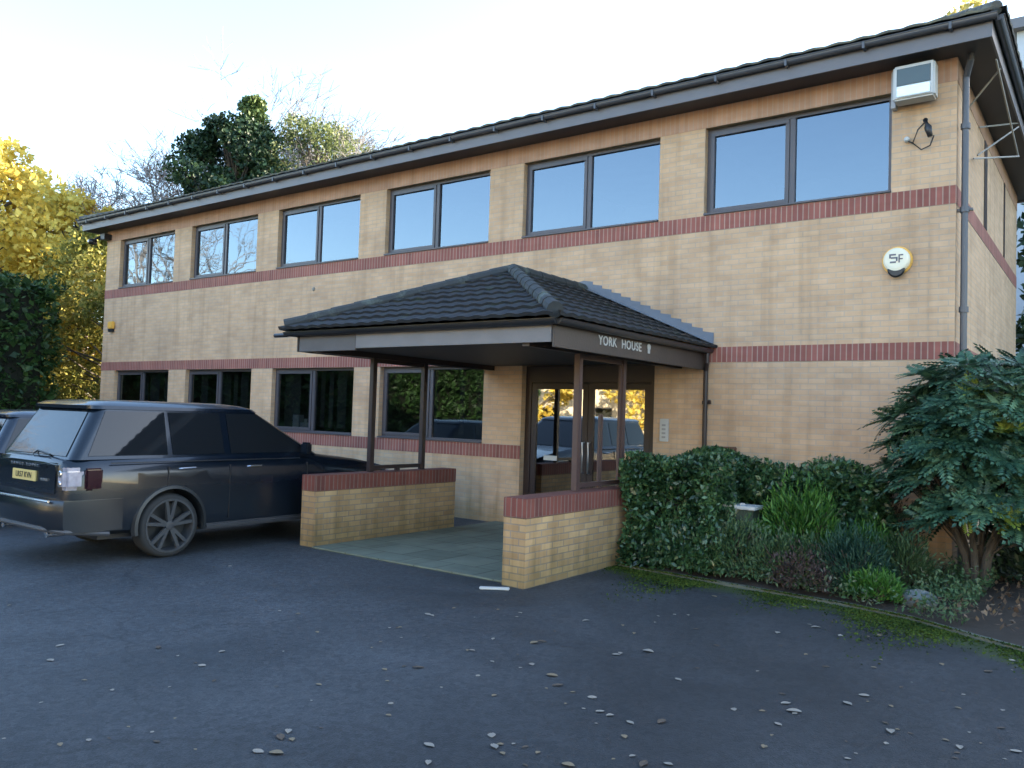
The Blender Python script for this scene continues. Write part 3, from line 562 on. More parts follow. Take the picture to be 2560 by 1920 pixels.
# ------------------------------------------------------------------ cars
def car_paint(name, col):
    m, n, b = newmat(name); b.inputs['Base Color'].default_value = (*col, 1); b.inputs['Roughness'].default_value = .28; b.inputs['Metallic'].default_value = 0
    b.inputs['Coat Weight'].default_value = .35; b.inputs['Coat Roughness'].default_value = .05
    tc = N(n, 'ShaderNodeTexCoord'); nz = N(n, 'ShaderNodeTexNoise'); nz.inputs['Scale'].default_value = 2.5; nz.inputs['Detail'].default_value = 8; n.links.new(tc.outputs['Object'], nz.inputs['Vector'])
    sx = N(n, 'ShaderNodeSeparateXYZ'); n.links.new(tc.outputs['Object'], sx.inputs[0])
    mr = N(n, 'ShaderNodeMapRange'); mr.inputs[1].default_value = .95; mr.inputs[2].default_value = .3; n.links.new(sx.outputs[2], mr.inputs[0])
    mu = N(n, 'ShaderNodeMath', operation='MULTIPLY'); n.links.new(mr.outputs[0], mu.inputs[0]); n.links.new(nz.outputs[0], mu.inputs[1])
    mx = N(n, 'ShaderNodeMix', data_type='RGBA'); mx.inputs[6].default_value = (*col, 1); mx.inputs[7].default_value = (.013,.018,.025,1); n.links.new(mu.outputs[0], mx.inputs[0]); n.links.new(mx.outputs[2], b.inputs['Base Color'])
    rr = N(n, 'ShaderNodeMapRange'); rr.inputs[3].default_value = .25; rr.inputs[4].default_value = .6; n.links.new(mu.outputs[0], rr.inputs[0]); n.links.new(rr.outputs[0], b.inputs['Roughness'])
    return m
CARG = simple('car_glass', (.012,.014,.017), .03, 0, .0, 1, spec=.4)
TYRE = simple('tyre_rubber', (.028,.028,.028), .85, 0, .2, 8)
RIM = simple('dusty_alloy', (.05,.052,.056), .55, .1, .15, 5)
CHROME = simple('satin_chrome', (.6,.6,.62), .25, .9, .02, 5)
LAMPC = simple('clear_lamp', (.42,.40,.46), .15, .2, .55, 16, coat=1)
LAMPR = simple('red_lamp', (.028,.006,.012), .12, 0, .3, 12, coat=1)
def make_car(loc, lab, paint, plate, S=(1,1,1), badge=None):
    root = empty('parked_car', loc); tag(root, lab, 'car')
    def cb(mb, name, mat, parent=root, smooth=False, bevel=0, ang=None):
        o = mb.build(name, mat, parent, smooth, bevel)
        if ang: weld(o, smooth_angle=ang)
        o.data.transform(Matrix.Diagonal((*S, 1))); return o
    st = [(-2.70,.80,.50,1.14),(-2.67,.87,.44,1.18),(-2.60,.925,.38,1.20),(-2.4,.955,.34,1.215),(-1.8,.965,.32,1.22),(-.9,.97,.31,1.23),(0,.97,.31,1.23),(.7,.968,.31,1.22),(1.0,.965,.31,1.185),(1.6,.96,.31,1.12),(2.0,.945,.33,1.05),(2.25,.91,.36,1.0),(2.38,.85,.40,.95),(2.44,.76,.46,.9)]
    rings = []
    for y, w_, zb, zt in st:
        h = [(w_*.84,zb),(w_*.955,zb+.05),(w_*.985,zb+.17),(w_*.998,.62),(w_,.82),(w_*.992,zt-.18),(w_*.965,zt-.10),(w_*.93,zt-.035),(w_*.885,zt),(w_*.5,zt+.02)]
        ring = [(x, y, z) for x, z in h] + [(-x, y, z) for x, z in h[::-1]]; rings.append(ring)
    body = MB(); body.loft(rings); o = body.build('body', paint, root); weld(o, smooth_angle=.55)
    bm = bmesh.new(); bm.from_mesh(o.data)
    for yy in (-1.44, 1.44):
        planes = [(Vector((0, yy+.437*math.cos(a_), .40+.437*math.sin(a_))), Vector((0, math.cos(a_), math.sin(a_)))) for a_ in [2*math.pi*k/26 for k in range(26)]]
        for co, no in planes + [(Vector((.62,0,0)), Vector((1,0,0))), (Vector((-.62,0,0)), Vector((1,0,0)))]:
            fs = [f_ for f_ in bm.faces if min(v.co.y for v in f_.verts) < yy+.46 and max(v.co.y for v in f_.verts) > yy-.46 and min(v.co.z for v in f_.verts) < .9]
            gm = set(fs)
            for f_ in fs: gm.update(f_.edges); gm.update(f_.verts)
            bmesh.ops.bisect_plane(bm, geom=list(gm), dist=1e-5, plane_co=co, plane_no=no)
        dead = [f_ for f_ in bm.faces if abs(f_.calc_center_median().x) > .62 and all((f_.calc_center_median()-co).dot(no) < -1e-5 for co, no in planes)]
        bmesh.ops.delete(bm, geom=dead, context='FACES')
    bm.to_mesh(o.data); bm.free(); o.data.transform(Matrix.Diagonal((*S, 1)))
    for yy in (-1.44, 1.44):
        for sg in (1, -1): ww = MB(); ww.loft([[(sg*x_, yy+r_*math.cos(R(-8+196*k/24)), .40+r_*math.sin(R(-8+196*k/24))) for k in range(25)] for x_, r_ in ((.955,.440),(.60,.440),(.60,.02))], False, False); cb0 = ww.build('wheel_well', BLACK, root); cb0.data.transform(Matrix.Diagonal((*S, 1)))
    # greenhouse
    def ring(z, y0, y1, hw_, rc, n=5):
        out_ = []
        for cx, cy, a0 in ((hw_-rc, y1-rc, 0), (-(hw_-rc), y1-rc, 90), (-(hw_-rc), y0+rc, 180), (hw_-rc, y0+rc, 270)):
            for k in range(n+1):
                a_ = R(a0+90*k/n); out_.append((cx+rc*math.cos(a_), cy+rc*math.sin(a_), z))
        return out_
    G = [(1.20,-2.62,.90,.885,.10),(1.78,-2.30,-.08,.735,.13)]
    gh = MB(); gh.loft([ring(*G[0]), ring(*G[1])]); cb(gh, 'cabin_shell', paint, ang=.5)
    rf = MB(); rf.loft([ring(1.775,-2.36,-.04,.745,.14), ring(1.815,-2.37,-.10,.73,.15), ring(1.855,-2.30,-.24,.66,.18), ring(1.88,-2.1,-.45,.52,.2), ring(1.887,-1.8,-.8,.3,.2)]); cb(rf, 'roof', paint, ang=.6)
    def side(y, t, sgn, off=.008):
        x = G[0][3]+(G[1][3]-G[0][3])*t; z = G[0][0]+(G[1][0]-G[0][0])*t; nx, nz = .58/.6, .15/.6
        return (sgn*(x+off*nx), y, z+off*nz)
    def sidepane(q, nm):
        for sg in (1, -1):
            m_ = MB(); P4 = [side(y, t, sg) for y, t in q]; m_.face(P4 if sg > 0 else P4[::-1]); cb(m_, nm, CARG)
    sidepane([(-2.44,.07),(-1.47,.07),(-1.47,.95),(-2.20,.95)], 'quarter_window')
    sidepane([(-1.40,.07),(-.68,.07),(-.70,.95),(-1.42,.95)], 'door_window')
    sidepane([(-.58,.07),(.68,.07),(-.12,.95),(-.60,.95)], 'door_window')
    def endp(front, t0, t1, w0, w1):
        y = lambda t: (G[0][2]+(G[1][2]-G[0][2])*t+.008) if front else (G[0][1]+(G[1][1]-G[0][1])*t-.010)
        z = lambda t: G[0][0]+(G[1][0]-G[0][0])*t
        P4 = [(-w0,y(t0),z(t0)),(w0,y(t0),z(t0)),(w1,y(t1),z(t1)),(-w1,y(t1),z(t1))]
        m_ = MB(); m_.face(P4 if not front else P4[::-1]); return m_
    cb(endp(False,.06,.95,.72,.60), 'rear_window', CARG); cb(endp(True,.05,.96,.76,.60), 'windscreen', CARG)
    for sg in (1,-1): tr = MB(); tr.box(sg*.935,sg*.948,-2.2,.5,1.155,1.165); cb(tr, 'waist_trim', BLACK)
    # tailgate lines, bumpers, sills
    tg = MB(); tg.box(-.74,.74,-2.715,-2.67,.80,1.16); cb(tg, 'tailgate', paint, bevel=.02)
    ha = MB(); ha.box(-.52,.52,-2.725,-2.714,1.095,1.125); cb(ha, 'tailgate_strip', paint)
    bp_ = MB(); rr = []
    for z, o1 in ((.40,.03),(.47,.07),(.60,.085),(.73,.085),(.755,.06)):
        rr.append([(-.97,-2.05,z),(-.978,-2.5,z),(-.90,-2.66-o1*.4,z),(-.72,-2.72-o1,z),(.72,-2.72-o1,z),(.90,-2.66-o1*.4,z),(.978,-2.5,z),(.97,-2.05,z)])
    bp_.loft(rr); cb(bp_, 'rear_bumper', paint, ang=.6)
    cs = MB(); cs.tube([(-.78,-2.80,.745),(-.5,-2.812,.745),(.5,-2.812,.745),(.78,-2.80,.745)], .014, 8); cb(cs, 'bumper_strip', CHROME)
    lw_ = MB(); lw_.tube([(-.9,-2.66,.41),(-.6,-2.78,.43),(.6,-2.78,.43),(.9,-2.66,.41),(.955,-2.2,.36)], .03, 8); cb(lw_, 'bumper_lip', simple('grey_plastic', (.06,.06,.065), .5))
    fb = MB(); rr = []
    for z, o1 in ((.38,.0),(.48,.06),(.70,.06),(.76,.02)):
        rr.append([(.97,1.98,z),(.965,2.2,z),(.88,2.36+o1,z),(.6,2.42+o1,z),(-.6,2.42+o1,z),(-.88,2.36+o1,z),(-.965,2.2,z),(-.97,1.98,z)])
    fb.loft(rr); cb(fb, 'front_bumper', paint, ang=.6)
    gr = MB(); gr.box(-.48,.48,2.40,2.46,.76,.93); cb(gr, 'grille', BLACK, bevel=.01)
    for sg in (1, -1):
        h = MB(); h.box(sg*.52, sg*.84, 2.30, 2.41, .78, .93); cb(h, 'headlight', LAMPC, bevel=.02)
        s_ = MB(); s_.box(sg*.90, sg*.985, -.98, .98, .30, .37); cb(s_, 'side_sill', simple('grey_sill', (.05,.05,.055), .45), bevel=.02)
        l1 = MB(); l1.box(sg*.78, sg*.972, -2.73, -2.50, .87, 1.12); tl_ = cb(l1, 'tail_light', LAMPC, bevel=.045)
        l2 = MB(); l2.box(sg*.90, sg*.972, -2.495, -2.30, .86, 1.11); cb(l2, 'tail_light', LAMPR, bevel=.02)
        l3 = MB(); l3.lathe_y([(-.008,.03),(0,.04)], 16, sg*.87, -2.735, 1.05); l3.lathe_y([(-.008,.025),(0,.035)], 16, sg*.87, -2.735, .94); cb(l3, 'lamp_ring', CHROME, tl_)
        mi = MB(); mi.box(sg*.93, sg*1.09, .50, .60, 1.22, 1.38); mi.box(sg*.86, sg*.95, .52, .58, 1.22, 1.27); cb(mi, 'wing_mirror', paint, bevel=.025)
        for yh in (-1.36, -.38):
            hh = MB(); hh.tube([(sg*.962,yh,1.07),(sg*.990,yh+.03,1.075),(sg*.990,yh+.2,1.08),(sg*.965,yh+.23,1.08)], .012, 6); cb(hh, 'door_handle', CHROME)
        for ys in (-1.50, -.64, .62): sm = MB(); sm.box(sg*.945, sg*(.9725 if ys > -1 else .9725), ys-.004, ys+.004, .42 if ys > -1 else .86, 1.10); cb(sm, 'door_seam', BLACK)
        for yy in (-1.44, 1.44):
            fr_ = MB(); rs = []
            for k in range(25):
                a_ = R(-12+204*k/24); cy, cz = yy+.452*math.cos(a_), .40+.452*math.sin(a_)
                rs.append([(sg*.93, yy+.432*math.cos(a_), .40+.432*math.sin(a_)), (sg*.992, yy+.434*math.cos(a_), .40+.434*math.sin(a_)), (sg*.985, yy+.47*math.cos(a_), .40+.47*math.sin(a_)), (sg*.93, yy+.49*math.cos(a_), .40+.49*math.sin(a_))])
            fr_.loft(rs); cb(fr_, 'wheel_arch', simple('arch_paint', (.022,.025,.028), .4), ang=.7)
            ty = MB(); R0 = .385; ty.lathe_x([(sg*.70,.30),(sg*.70,.35),(sg*.715,.375),(sg*.75,R0),(sg*.89,R0),(sg*.935,.375),(sg*.955,.35),(sg*.955,.322),(sg*.94,.31)], 48, 0, yy, R0, False)
            tyo = cb(ty, 'wheel', TYRE, ang=.8)
            rm = MB(); rm.lathe_x([(sg*.94,.325),(sg*.962,.322),(sg*.962,.300),(sg*.91,.29),(sg*.80,.28)], 48, 0, yy, R0, False); cb(rm, 'rim', RIM, tyo, ang=.6)
            bk = MB(); bk.lathe_x([(sg*.80,.28),(sg*.805,.28)], 32, 0, yy, R0); cb(bk, 'brake_disc', simple('dark_hub', (.02,.02,.02), .6), tyo)
            sp = MB()
            for k in range(5):
                for dv in (-.17, .17):
                    a_ = 2*math.pi*k/5+.3; a1, a2_ = a_+dv*.75, a_+dv*1.15; p0 = (yy+.045*math.cos(a1), R0+.045*math.sin(a1)); p1 = (yy+.298*math.cos(a2_), R0+.298*math.sin(a2_))
                    tx, tz = p1[0]-p0[0], p1[1]-p0[1]; L_ = math.hypot(tx, tz); nx_, nz_ = -tz/L_*.026, tx/L_*.026
                    r1 = [(sg*.91, p0[0]+nx_, p0[1]+nz_), (sg*.945, p0[0]+nx_*.8, p0[1]+nz_*.8), (sg*.945, p0[0]-nx_*.8, p0[1]-nz_*.8), (sg*.91, p0[0]-nx_, p0[1]-nz_)]
                    r2_ = [(sg*.92, p1[0]+nx_, p1[1]+nz_), (sg*.952, p1[0]+nx_*.7, p1[1]+nz_*.7), (sg*.952, p1[0]-nx_*.7, p1[1]-nz_*.7), (sg*.92, p1[0]-nx_, p1[1]-nz_)]
                    sp.loft([r1, r2_])
            sp.lathe_x([(sg*.90,.06),(sg*.95,.055),(sg*.955,.03)], 24, 0, yy, R0); cb(sp, 'spokes', RIM, tyo)
    pl = MB(); pl.box(-.29,.29,-2.732,-2.716,.93,1.05); po = cb(pl, 'number_plate', simple('plate_yellow', (.62,.50,.20), .45), bevel=.004)
    Mx = Matrix(((1,0,0,0),(0,0,-1,0),(0,1,0,0),(0,0,0,1)))
    t_ = text_obj('plate_characters', plate, .092, BLACK, po, Matrix.Translation((0,-2.735,.99)) @ Mx, .001, 1.05, .95); t_.data.transform(Matrix.Diagonal((*S, 1)))
    if badge:
        t_ = text_obj('tailgate_lettering', badge, .05, CHROME, root, Matrix.Translation((0,-2.73,1.11)) @ Mx, .002, 1.8, 1.3)
        bd = MB(); bd.box(.40,.56,-2.73,-2.716,.95,.98); cb(bd, 'badge', CHROME, bevel=.004)
    wp = MB(); wp.tube([(0,-2.64,1.23),(.03,-2.60,1.27),(.38,-2.625,1.24)], .01, 6); cb(wp, 'rear_wiper', BLACK)
    ub = MB(); ub.box(-.7,.7,-2.2,2.1,.26,.4); cb(ub, 'underbody', BLACK)
    for sg in (1, -1):
        ex = MB(); ex.lathe_y([(0,.04),(.2,.04)], 14, sg*.55, -2.70, .36); cb(ex, 'exhaust', CHROME)
    return root
PAINT1 = car_paint('black_car_paint', (.003,.007,.014)); PAINT2 = car_paint('navy_car_paint', (.012,.02,.035))
make_car((11.28,-4.26,0), 'large black estate off roader parked nose in beside the porch', PAINT1, 'LR57 KVN', badge='RANGE ROVER')
make_car((7.75,-3.9,0), 'dark blue car mostly hidden, parked beyond the black off roader', PAINT2, 'KP06 DHE', S=(.95,.9,.90))

# ------------------------------------------------------------------ foliage helpers
def leaf_mesh(name, pts, size, mat, aspect=.5, up=.3, jitter=.35, nrm=None, droop=0):
    """pts: (n,3) centres; each leaf a bent four-cornered blade"""
    pts = np.asarray(pts); n = len(pts)
    d_ = RNG.normal(size=(n,3)); d_ /= np.linalg.norm(d_, axis=1)[:,None]
    if nrm is not None: d_ = d_*.6+nrm*1.0; d_ /= np.linalg.norm(d_, axis=1)[:,None]
    d_[:,2] -= droop; d_ /= np.linalg.norm(d_, axis=1)[:,None]
    b = RNG.normal(size=(n,3)); b[:,2] += up*2; b -= (b*d_).sum(1)[:,None]*d_; b /= np.linalg.norm(b, axis=1)[:,None]; c = np.cross(d_, b)
    s = size*(1+jitter*RNG.uniform(-1,1,n))[:,None]
    v = np.empty((n,4,3)); v[:,0] = pts-d_*s*.5; v[:,1] = pts+c*s*aspect*.5-b*s*.06; v[:,2] = pts+d_*s*.5; v[:,3] = pts-c*s*aspect*.5-b*s*.06
    me = bpy.data.meshes.new(name); me.vertices.add(4*n); me.vertices.foreach_set('co', v.ravel()); me.loops.add(4*n); me.loops.foreach_set('vertex_index', np.arange(4*n))
    me.polygons.add(n); me.polygons.foreach_set('loop_start', np.arange(n)*4); me.polygons.foreach_set('loop_total', np.full(n,4)); me.update(); me.validate(); me.materials.append(mat)
    return me
def leaf_obj(name, pts, size, mat, parent=None, **k):
    o = bpy.data.objects.new(name, leaf_mesh(name, pts, size, mat, **k)); scene.collection.objects.link(o)
    if parent: o.parent = parent
    return o
def box_surface(x0, x1, y0, y1, z0, z1, n, bumps=.08, depth=.12):
    """points through the outer shell of a clipped hedge, the shell uneven"""
    dims = np.array([x1-x0, y1-y0, z1-z0]); ar = np.array([dims[1]*dims[2], dims[1]*dims[2], dims[0]*dims[2], dims[0]*dims[2], dims[0]*dims[1]]); ar = ar/ar.sum()
    f_ = RNG.choice(5, n, p=ar); u_, v_ = RNG.uniform(size=n), RNG.uniform(size=n); P_ = np.empty((n,3)); Nn = np.zeros((n,3))
    for k in range(5):
        m = f_ == k
        if k < 2: P_[m] = np.c_[np.full(m.sum(), (x0, x1)[k]), y0+u_[m]*dims[1], z0+v_[m]*dims[2]]; Nn[m,0] = (-1, 1)[k]
        elif k < 4: P_[m] = np.c_[x0+u_[m]*dims[0], np.full(m.sum(), (y0, y1)[k-2]), z0+v_[m]*dims[2]]; Nn[m,1] = (-1, 1)[k-2]
        else: P_[m] = np.c_[x0+u_[m]*dims[0], y0+v_[m]*dims[1], np.full(m.sum(), z1)]; Nn[m,2] = 1
    q = P_*2.6; off = bumps*(np.sin(q[:,0]*1.7+q[:,1])+np.sin(q[:,1]*2.1+q[:,2]*1.3)+np.sin(q[:,2]*2.3-q[:,0]))
    P_ += Nn*(off-RNG.exponential(depth*.5, n))[:,None]; return P_, Nn
def hedge(name, lab, x0, x1, y0, y1, z1, n, size, mat, dark, bumps=.08, cat='hedge', aspect=.5, group=None):
    cx, cy = (x0+x1)/2, (y0+y1)/2; r_ = empty(name, (cx,cy,0)); tag(r_, lab, cat, group)
    P_, Nn = box_surface(x0-cx, x1-cx, y0-cy, y1-cy, .05, z1, n, bumps)
    leaf_obj('foliage', P_, size, mat, r_, nrm=Nn*.5, aspect=aspect)
    P2, N2 = box_surface(x0-cx+.1, x1-cx-.1, y0-cy+.1, y1-cy-.1, .05, z1-.1, n//3, bumps*.8); leaf_obj('inner_leaves', P2, size*1.5, mat, r_, aspect=.8)
    m = MB(); i = .17+bumps*1.5; m.box(x0-cx+i, x1-cx-i, y0-cy+i, y1-cy-i, 0, z1-i); m.build('branches', dark, r_)  # solid dark core, the shade between the leaves put into its colour
    return r_
HEDGE = leafmat('hedge_leaf', [(.014,.036,.016),(.03,.075,.03),(.06,.13,.045),(.12,.21,.09)], .32, .15, .6, 2.5)
HEDGE2 = leafmat('dark_hedge_leaf', [(.016,.035,.012),(.03,.07,.02),(.06,.13,.035)], .5, .1, .3, 1.5)
BRIGHT = leafmat('fresh_green_leaf', [(.03,.09,.015),(.07,.19,.03),(.14,.30,.06)], .5, .3, .4, 2)
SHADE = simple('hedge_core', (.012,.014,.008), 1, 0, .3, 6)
OLIVE = leafmat('olive_low_leaf', [(.03,.065,.03),(.06,.12,.045),(.10,.15,.07),(.15,.14,.10)], .6, .2, .3, 3)
HEATH = leafmat('heather_leaf', [(.05,.035,.03),(.09,.06,.055),(.14,.10,.09)], .7, .15, .3, 3)
MAHO = leafmat('mahonia_leaf', [(.010,.036,.022),(.03,.085,.05),(.065,.145,.08),(.16,.27,.14)], .42, .15, .5, 1.6)
MAHOY = leafmat('new_growth_leaf', [(.12,.22,.04),(.28,.36,.06),(.45,.48,.10)], .4, .3, .5, 2)
# clipped hedge beside the porch: tall front block and a second further along the wall
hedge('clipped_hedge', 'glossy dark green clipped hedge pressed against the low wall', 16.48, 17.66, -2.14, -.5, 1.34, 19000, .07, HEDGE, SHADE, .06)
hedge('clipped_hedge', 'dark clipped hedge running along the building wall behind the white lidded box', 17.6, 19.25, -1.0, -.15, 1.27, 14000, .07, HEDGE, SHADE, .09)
def mound(name, lab, cx, cy, rx, ry, h, n, size, mat, stems=True, up=.7, aspect=.3, cat='shrub', jit=.35, group=None):
    r_ = empty(name, (cx, cy, .08)); tag(r_, lab, cat, group)
    th = RNG.uniform(0, 2*math.pi, n); ph = np.arccos(RNG.uniform(0, 1, n)); rr = (.55+.45*RNG.uniform(size=n)**.5)*(1+.16*np.sin(th*3+cx*7)+.12*np.sin(th*7+ph*5+cy*3))
    d_ = np.c_[np.sin(ph)*np.cos(th), np.sin(ph)*np.sin(th), np.cos(ph)]; P_ = d_*np.array([rx, ry, h])*rr[:,None]; P_[:,2] = np.abs(P_[:,2])+.02
    leaf_obj('foliage', P_, size, mat, r_, nrm=d_*up+np.array([0,0,.4]), aspect=aspect, jitter=jit)
    if stems:
        m = MB()
        for k in range(16):
            a_ = random.uniform(0, 6.28); q = random.uniform(.3,.85); e = (math.cos(a_)*rx*q, math.sin(a_)*ry*q, h*random.uniform(.5,.9)); m.tube([(0,0,0),(e[0]*.4,e[1]*.4,e[2]*.6),e], [.014,.01,.004], 5)
        m.build('stems', BARK, r_)
    return r_
mound('feathery_shrub', 'bright green feathery shrub right beside the white lidded box', 18.50, -1.42, .58, .42, .98, 4600, .11, BRIGHT, aspect=.16)
mound('feathery_shrub', 'bright green low spray of foliage between the feathery shrub and the big shrub', 19.20, -1.25, .40, .34, .62, 2400, .10, BRIGHT, aspect=.16)
mound('low_shrub', 'dull green low shrub in front of the clipped hedge near the kerb', 17.92, -1.98, .42, .26, .62, 3000, .07, OLIVE)
mound('low_shrub', 'greyish olive low shrub under the white lidded box', 18.42, -2.05, .36, .26, .48, 2600, .06, OLIVE)
mound('heather_clump', 'brownish purple heather clump close to the kerb', 18.75, -2.2, .42, .26, .38, 2000, .05, HEATH)
mound('rosemary_bush', 'dark green spiky low bush left of the pale stone', 19.18, -1.92, .42, .36, .62, 3400, .085, leafmat('rosemary_leaf', [(.015,.045,.03),(.03,.08,.05),(.05,.11,.06)], .6, .15, .3, 3), aspect=.14)
mound('fern_clump', 'fresh green fern clump just behind the kerb by the pale stone', 19.5, -2.22, .30, .2, .26, 1300, .09, BRIGHT, aspect=.2)
mound('dry_shrub', 'sparse reddish brown shrub against the wall left of the big shrub', 19.3, -.55, .38, .26, .95, 1400, .06, leafmat('russet_leaf', [(.06,.04,.03),(.11,.08,.05),(.05,.07,.05)], .7, .1, .3, 3))
mound('low_shrub', 'mixed green and brown low shrub directly below the bright feathery shrub', 18.66, -2.0, .42, .28, .48, 3600, .07, OLIVE)
mound('low_shrub', 'dark leafy low shrub at the foot of the clipped hedge by the kerb start', 17.35, -2.06, .55, .2, .5, 3000, .065, HEDGE, up=.4, aspect=.5)
mound('feathery_shrub', 'dull green feathery shrub at the foot of the wall behind the pale stone', 19.62, -1.55, .36, .3, .55, 2400, .09, leafmat('dull_feather_leaf', [(.03,.06,.025),(.06,.11,.04),(.09,.12,.06)], .6, .25, .3, 3), aspect=.18)
n = 15000; X_ = RNG.uniform(16.6, 20.4, n); Y_ = RNG.uniform(-2.7, -.2, n); ok = (Y_ > np.array([kerb_y(x) for x in X_])-.02) & (np.sin(X_*6)+np.sin(Y_*7+X_*2)+RNG.normal(size=n)*.8 > -.6)
o = leaf_obj('ground_cover', np.c_[X_[ok], Y_[ok], .06+.09*np.clip((Y_[ok]+2.6)*2,0,1)+RNG.exponential(.07, ok.sum())], .055, OLIVE, aspect=.4, up=.8); tag(o, 'low mixed green ground cover between the shrubs', 'ground cover', kind='stuff')
sto = MB(); rs = []
for i in range(7):
    ph = math.pi*i/6; rs.append([(math.sin(ph)*math.cos(t)*(.2+.02*math.sin(3*t))+.0, math.sin(ph)*math.sin(t)*.15, math.cos(ph)*.10*(1+.1*math.sin(2*t))+.05) for t in [2*math.pi*k/14 for k in range(14)]])
sto.loft(rs); so_ = sto.build('stone', STONE, smooth=True); so_.location = (19.86,-2.12,.06); tag(so_, 'pale grey rounded stone at the edge of the planting bed', 'stone')

# the tall spiky shrub with whorls of pinnate leaves
def rosette(mbv, c, axis, nf, L, wid, droop):
    """fills mbv with leaflets of nf fronds around c"""
    axis = Vector(axis).normalized(); a = axis.cross(Vector((.3,.5,.1))).normalized(); b = axis.cross(a)
    for k in range(nf):
        th = 2*math.pi*k/nf+random.uniform(-.25,.25); el = random.uniform(.05,.75); d_ = (a*math.cos(th)+b*math.sin(th))*math.cos(el)+axis*math.sin(el)
        l = L*random.uniform(.7,1.15); side_ = d_.cross(axis).normalized(); upv = side_.cross(d_).normalized(); m = 8; p = Vector(c)
        for i in range(m+1):
            t = i/m; q = Vector(c)+d_*l*t+Vector((0,0,-droop*l*t*t)); dirn = (d_+Vector((0,0,-2*droop*t))).normalized()
            if i < 1: continue
            ll = wid*(1-.45*t)
            for sg in ((1,-1) if i < m else (0,)):
                ld = (side_*sg*.85+dirn*.6).normalized() if sg else dirn; w_ = ll*.32; wv = dirn if sg else side_
                tip = q+ld*ll+upv*(-.08*ll); md = q+ld*ll*.45+upv*.03*ll
                n0 = len(mbv.v); mbv.v += [tuple(q), tuple(md+wv*w_), tuple(tip), tuple(md-wv*w_)]; mbv.f.append((n0,n0+1,n0+2,n0+3)); mbv.uv.append([(0,0)]*4)
mh = empty('spiky_shrub', (20.24,-.85,.1)); tag(mh, 'tall spiky evergreen shrub with whorled leaves in front of the right corner', 'shrub')
lv, ly, st_ = MB(), MB(), MB()
for k in range(6):
    a_ = k*1.05+.4; st_.tube([(math.cos(a_)*.06,math.sin(a_)*.05,-.08),(math.cos(a_)*.12,math.sin(a_)*.1,.35),(math.cos(a_)*.34,math.sin(a_)*.28,.9),(math.cos(a_)*.5,math.sin(a_)*.4,1.5)], [.045,.038,.028,.015], 8)
RS = []
for k in range(200):
    for _ in range(50):
        th = random.uniform(0, 6.283); z = random.uniform(.68, 2.52); rmax = 1.02*math.sin(math.pi*min(1, max(0, (z-.12)/2.85)))**.55
        rr = rmax*random.uniform(.45, 1)**.6; c_ = Vector((math.cos(th)*rr*1.0+.1, math.sin(th)*rr*.78, z))
        if all((c_-q).length > .145 for q in RS): break
    RS.append(c_)
    ax = Vector((c_.x*.8, c_.y*.8, .55+.35*(z-1))); young = k in (3, 11, 24, 37, 52, 61, 77, 88, 99, 120, 141, 163)
    rosette(ly if young else lv, c_, ax, 9, .20 if young else .33, .085 if young else .125, .05 if young else .18)
    if k % 2: st_.tube([(c_.x*.35, c_.y*.35, c_.z*.55), tuple(c_)], [.012,.007], 5)
for c_ in ((.02,-.55,2.15),(.62,-.3,2.25),(.62,-.62,1.42),(.35,-.65,1.75)): rosette(ly, c_, (.1,-.5,1), 12, .2, .085, 0)
for m_, nm, mt_ in ((lv,'foliage',MAHO),(ly,'new_shoots',MAHOY),(st_,'trunk',BARK)): m_.build(nm, mt_, mh)
# second darker shrub to its right, partly outside the frame
hd2 = mound('evergreen_shrub', 'dense dark evergreen shrub at the right edge beyond the spiky shrub', 21.1, .35, .9, .9, 2.35, 9000, .10, leafmat('dull_evergreen_leaf', [(.012,.03,.018),(.03,.06,.03),(.05,.09,.05)], .5, .1, .4, 2), aspect=.45)
# leaf litter
def litter(n, xr, yr, z, size, mat, name, fil=None):
    P_ = np.c_[RNG.uniform(*xr, n), RNG.uniform(*yr, n), np.full(n, z)+RNG.uniform(0,.03,n)]
    if fil: P_ = P_[[fil(*p) for p in P_]]
    o = leaf_obj(name, P_, size, mat, nrm=None, aspect=.6, up=3); return o
LIT = leafmat('dry_leaf', [(.05,.03,.02),(.12,.075,.045),(.22,.15,.10),(.16,.12,.06)], .8, .1, .2, 4)
o = litter(2600, (16.6,22.6), (-3.6,-.1), .13, .06, LIT, 'leaf_litter', lambda x,y,z: y > kerb_y(x)+.1); tag(o, 'dry brown leaf litter covering the planting bed soil', 'leaf litter', kind='stuff')
MOSS = leafmat('moss', [(.02,.035,.01),(.05,.08,.015),(.09,.12,.02)], .9, .1, .1, 3)
n = 34000; X_ = RNG.uniform(15.9, 22.5, n); D_ = RNG.exponential(.26, n); Y_ = np.array([kerb_y(x) for x in X_])-.0-D_*np.clip((X_-16.2)/1.5+.4,.4,1.2); ok = (np.sin(X_*2.3)+np.sin(X_*5.1+1)+.6*RNG.normal(size=n) > -.6+D_*1.6) & ((X_ > 16.42) | (D_ > 1.9))
o = leaf_obj('moss', np.c_[X_[ok], Y_[ok], RNG.uniform(.002,.012,ok.sum())+.03*(D_[ok] < .03)], .022, MOSS, aspect=.9, up=2); tag(o, 'green moss creeping over the tarmac along the kerb', 'moss', kind='stuff')
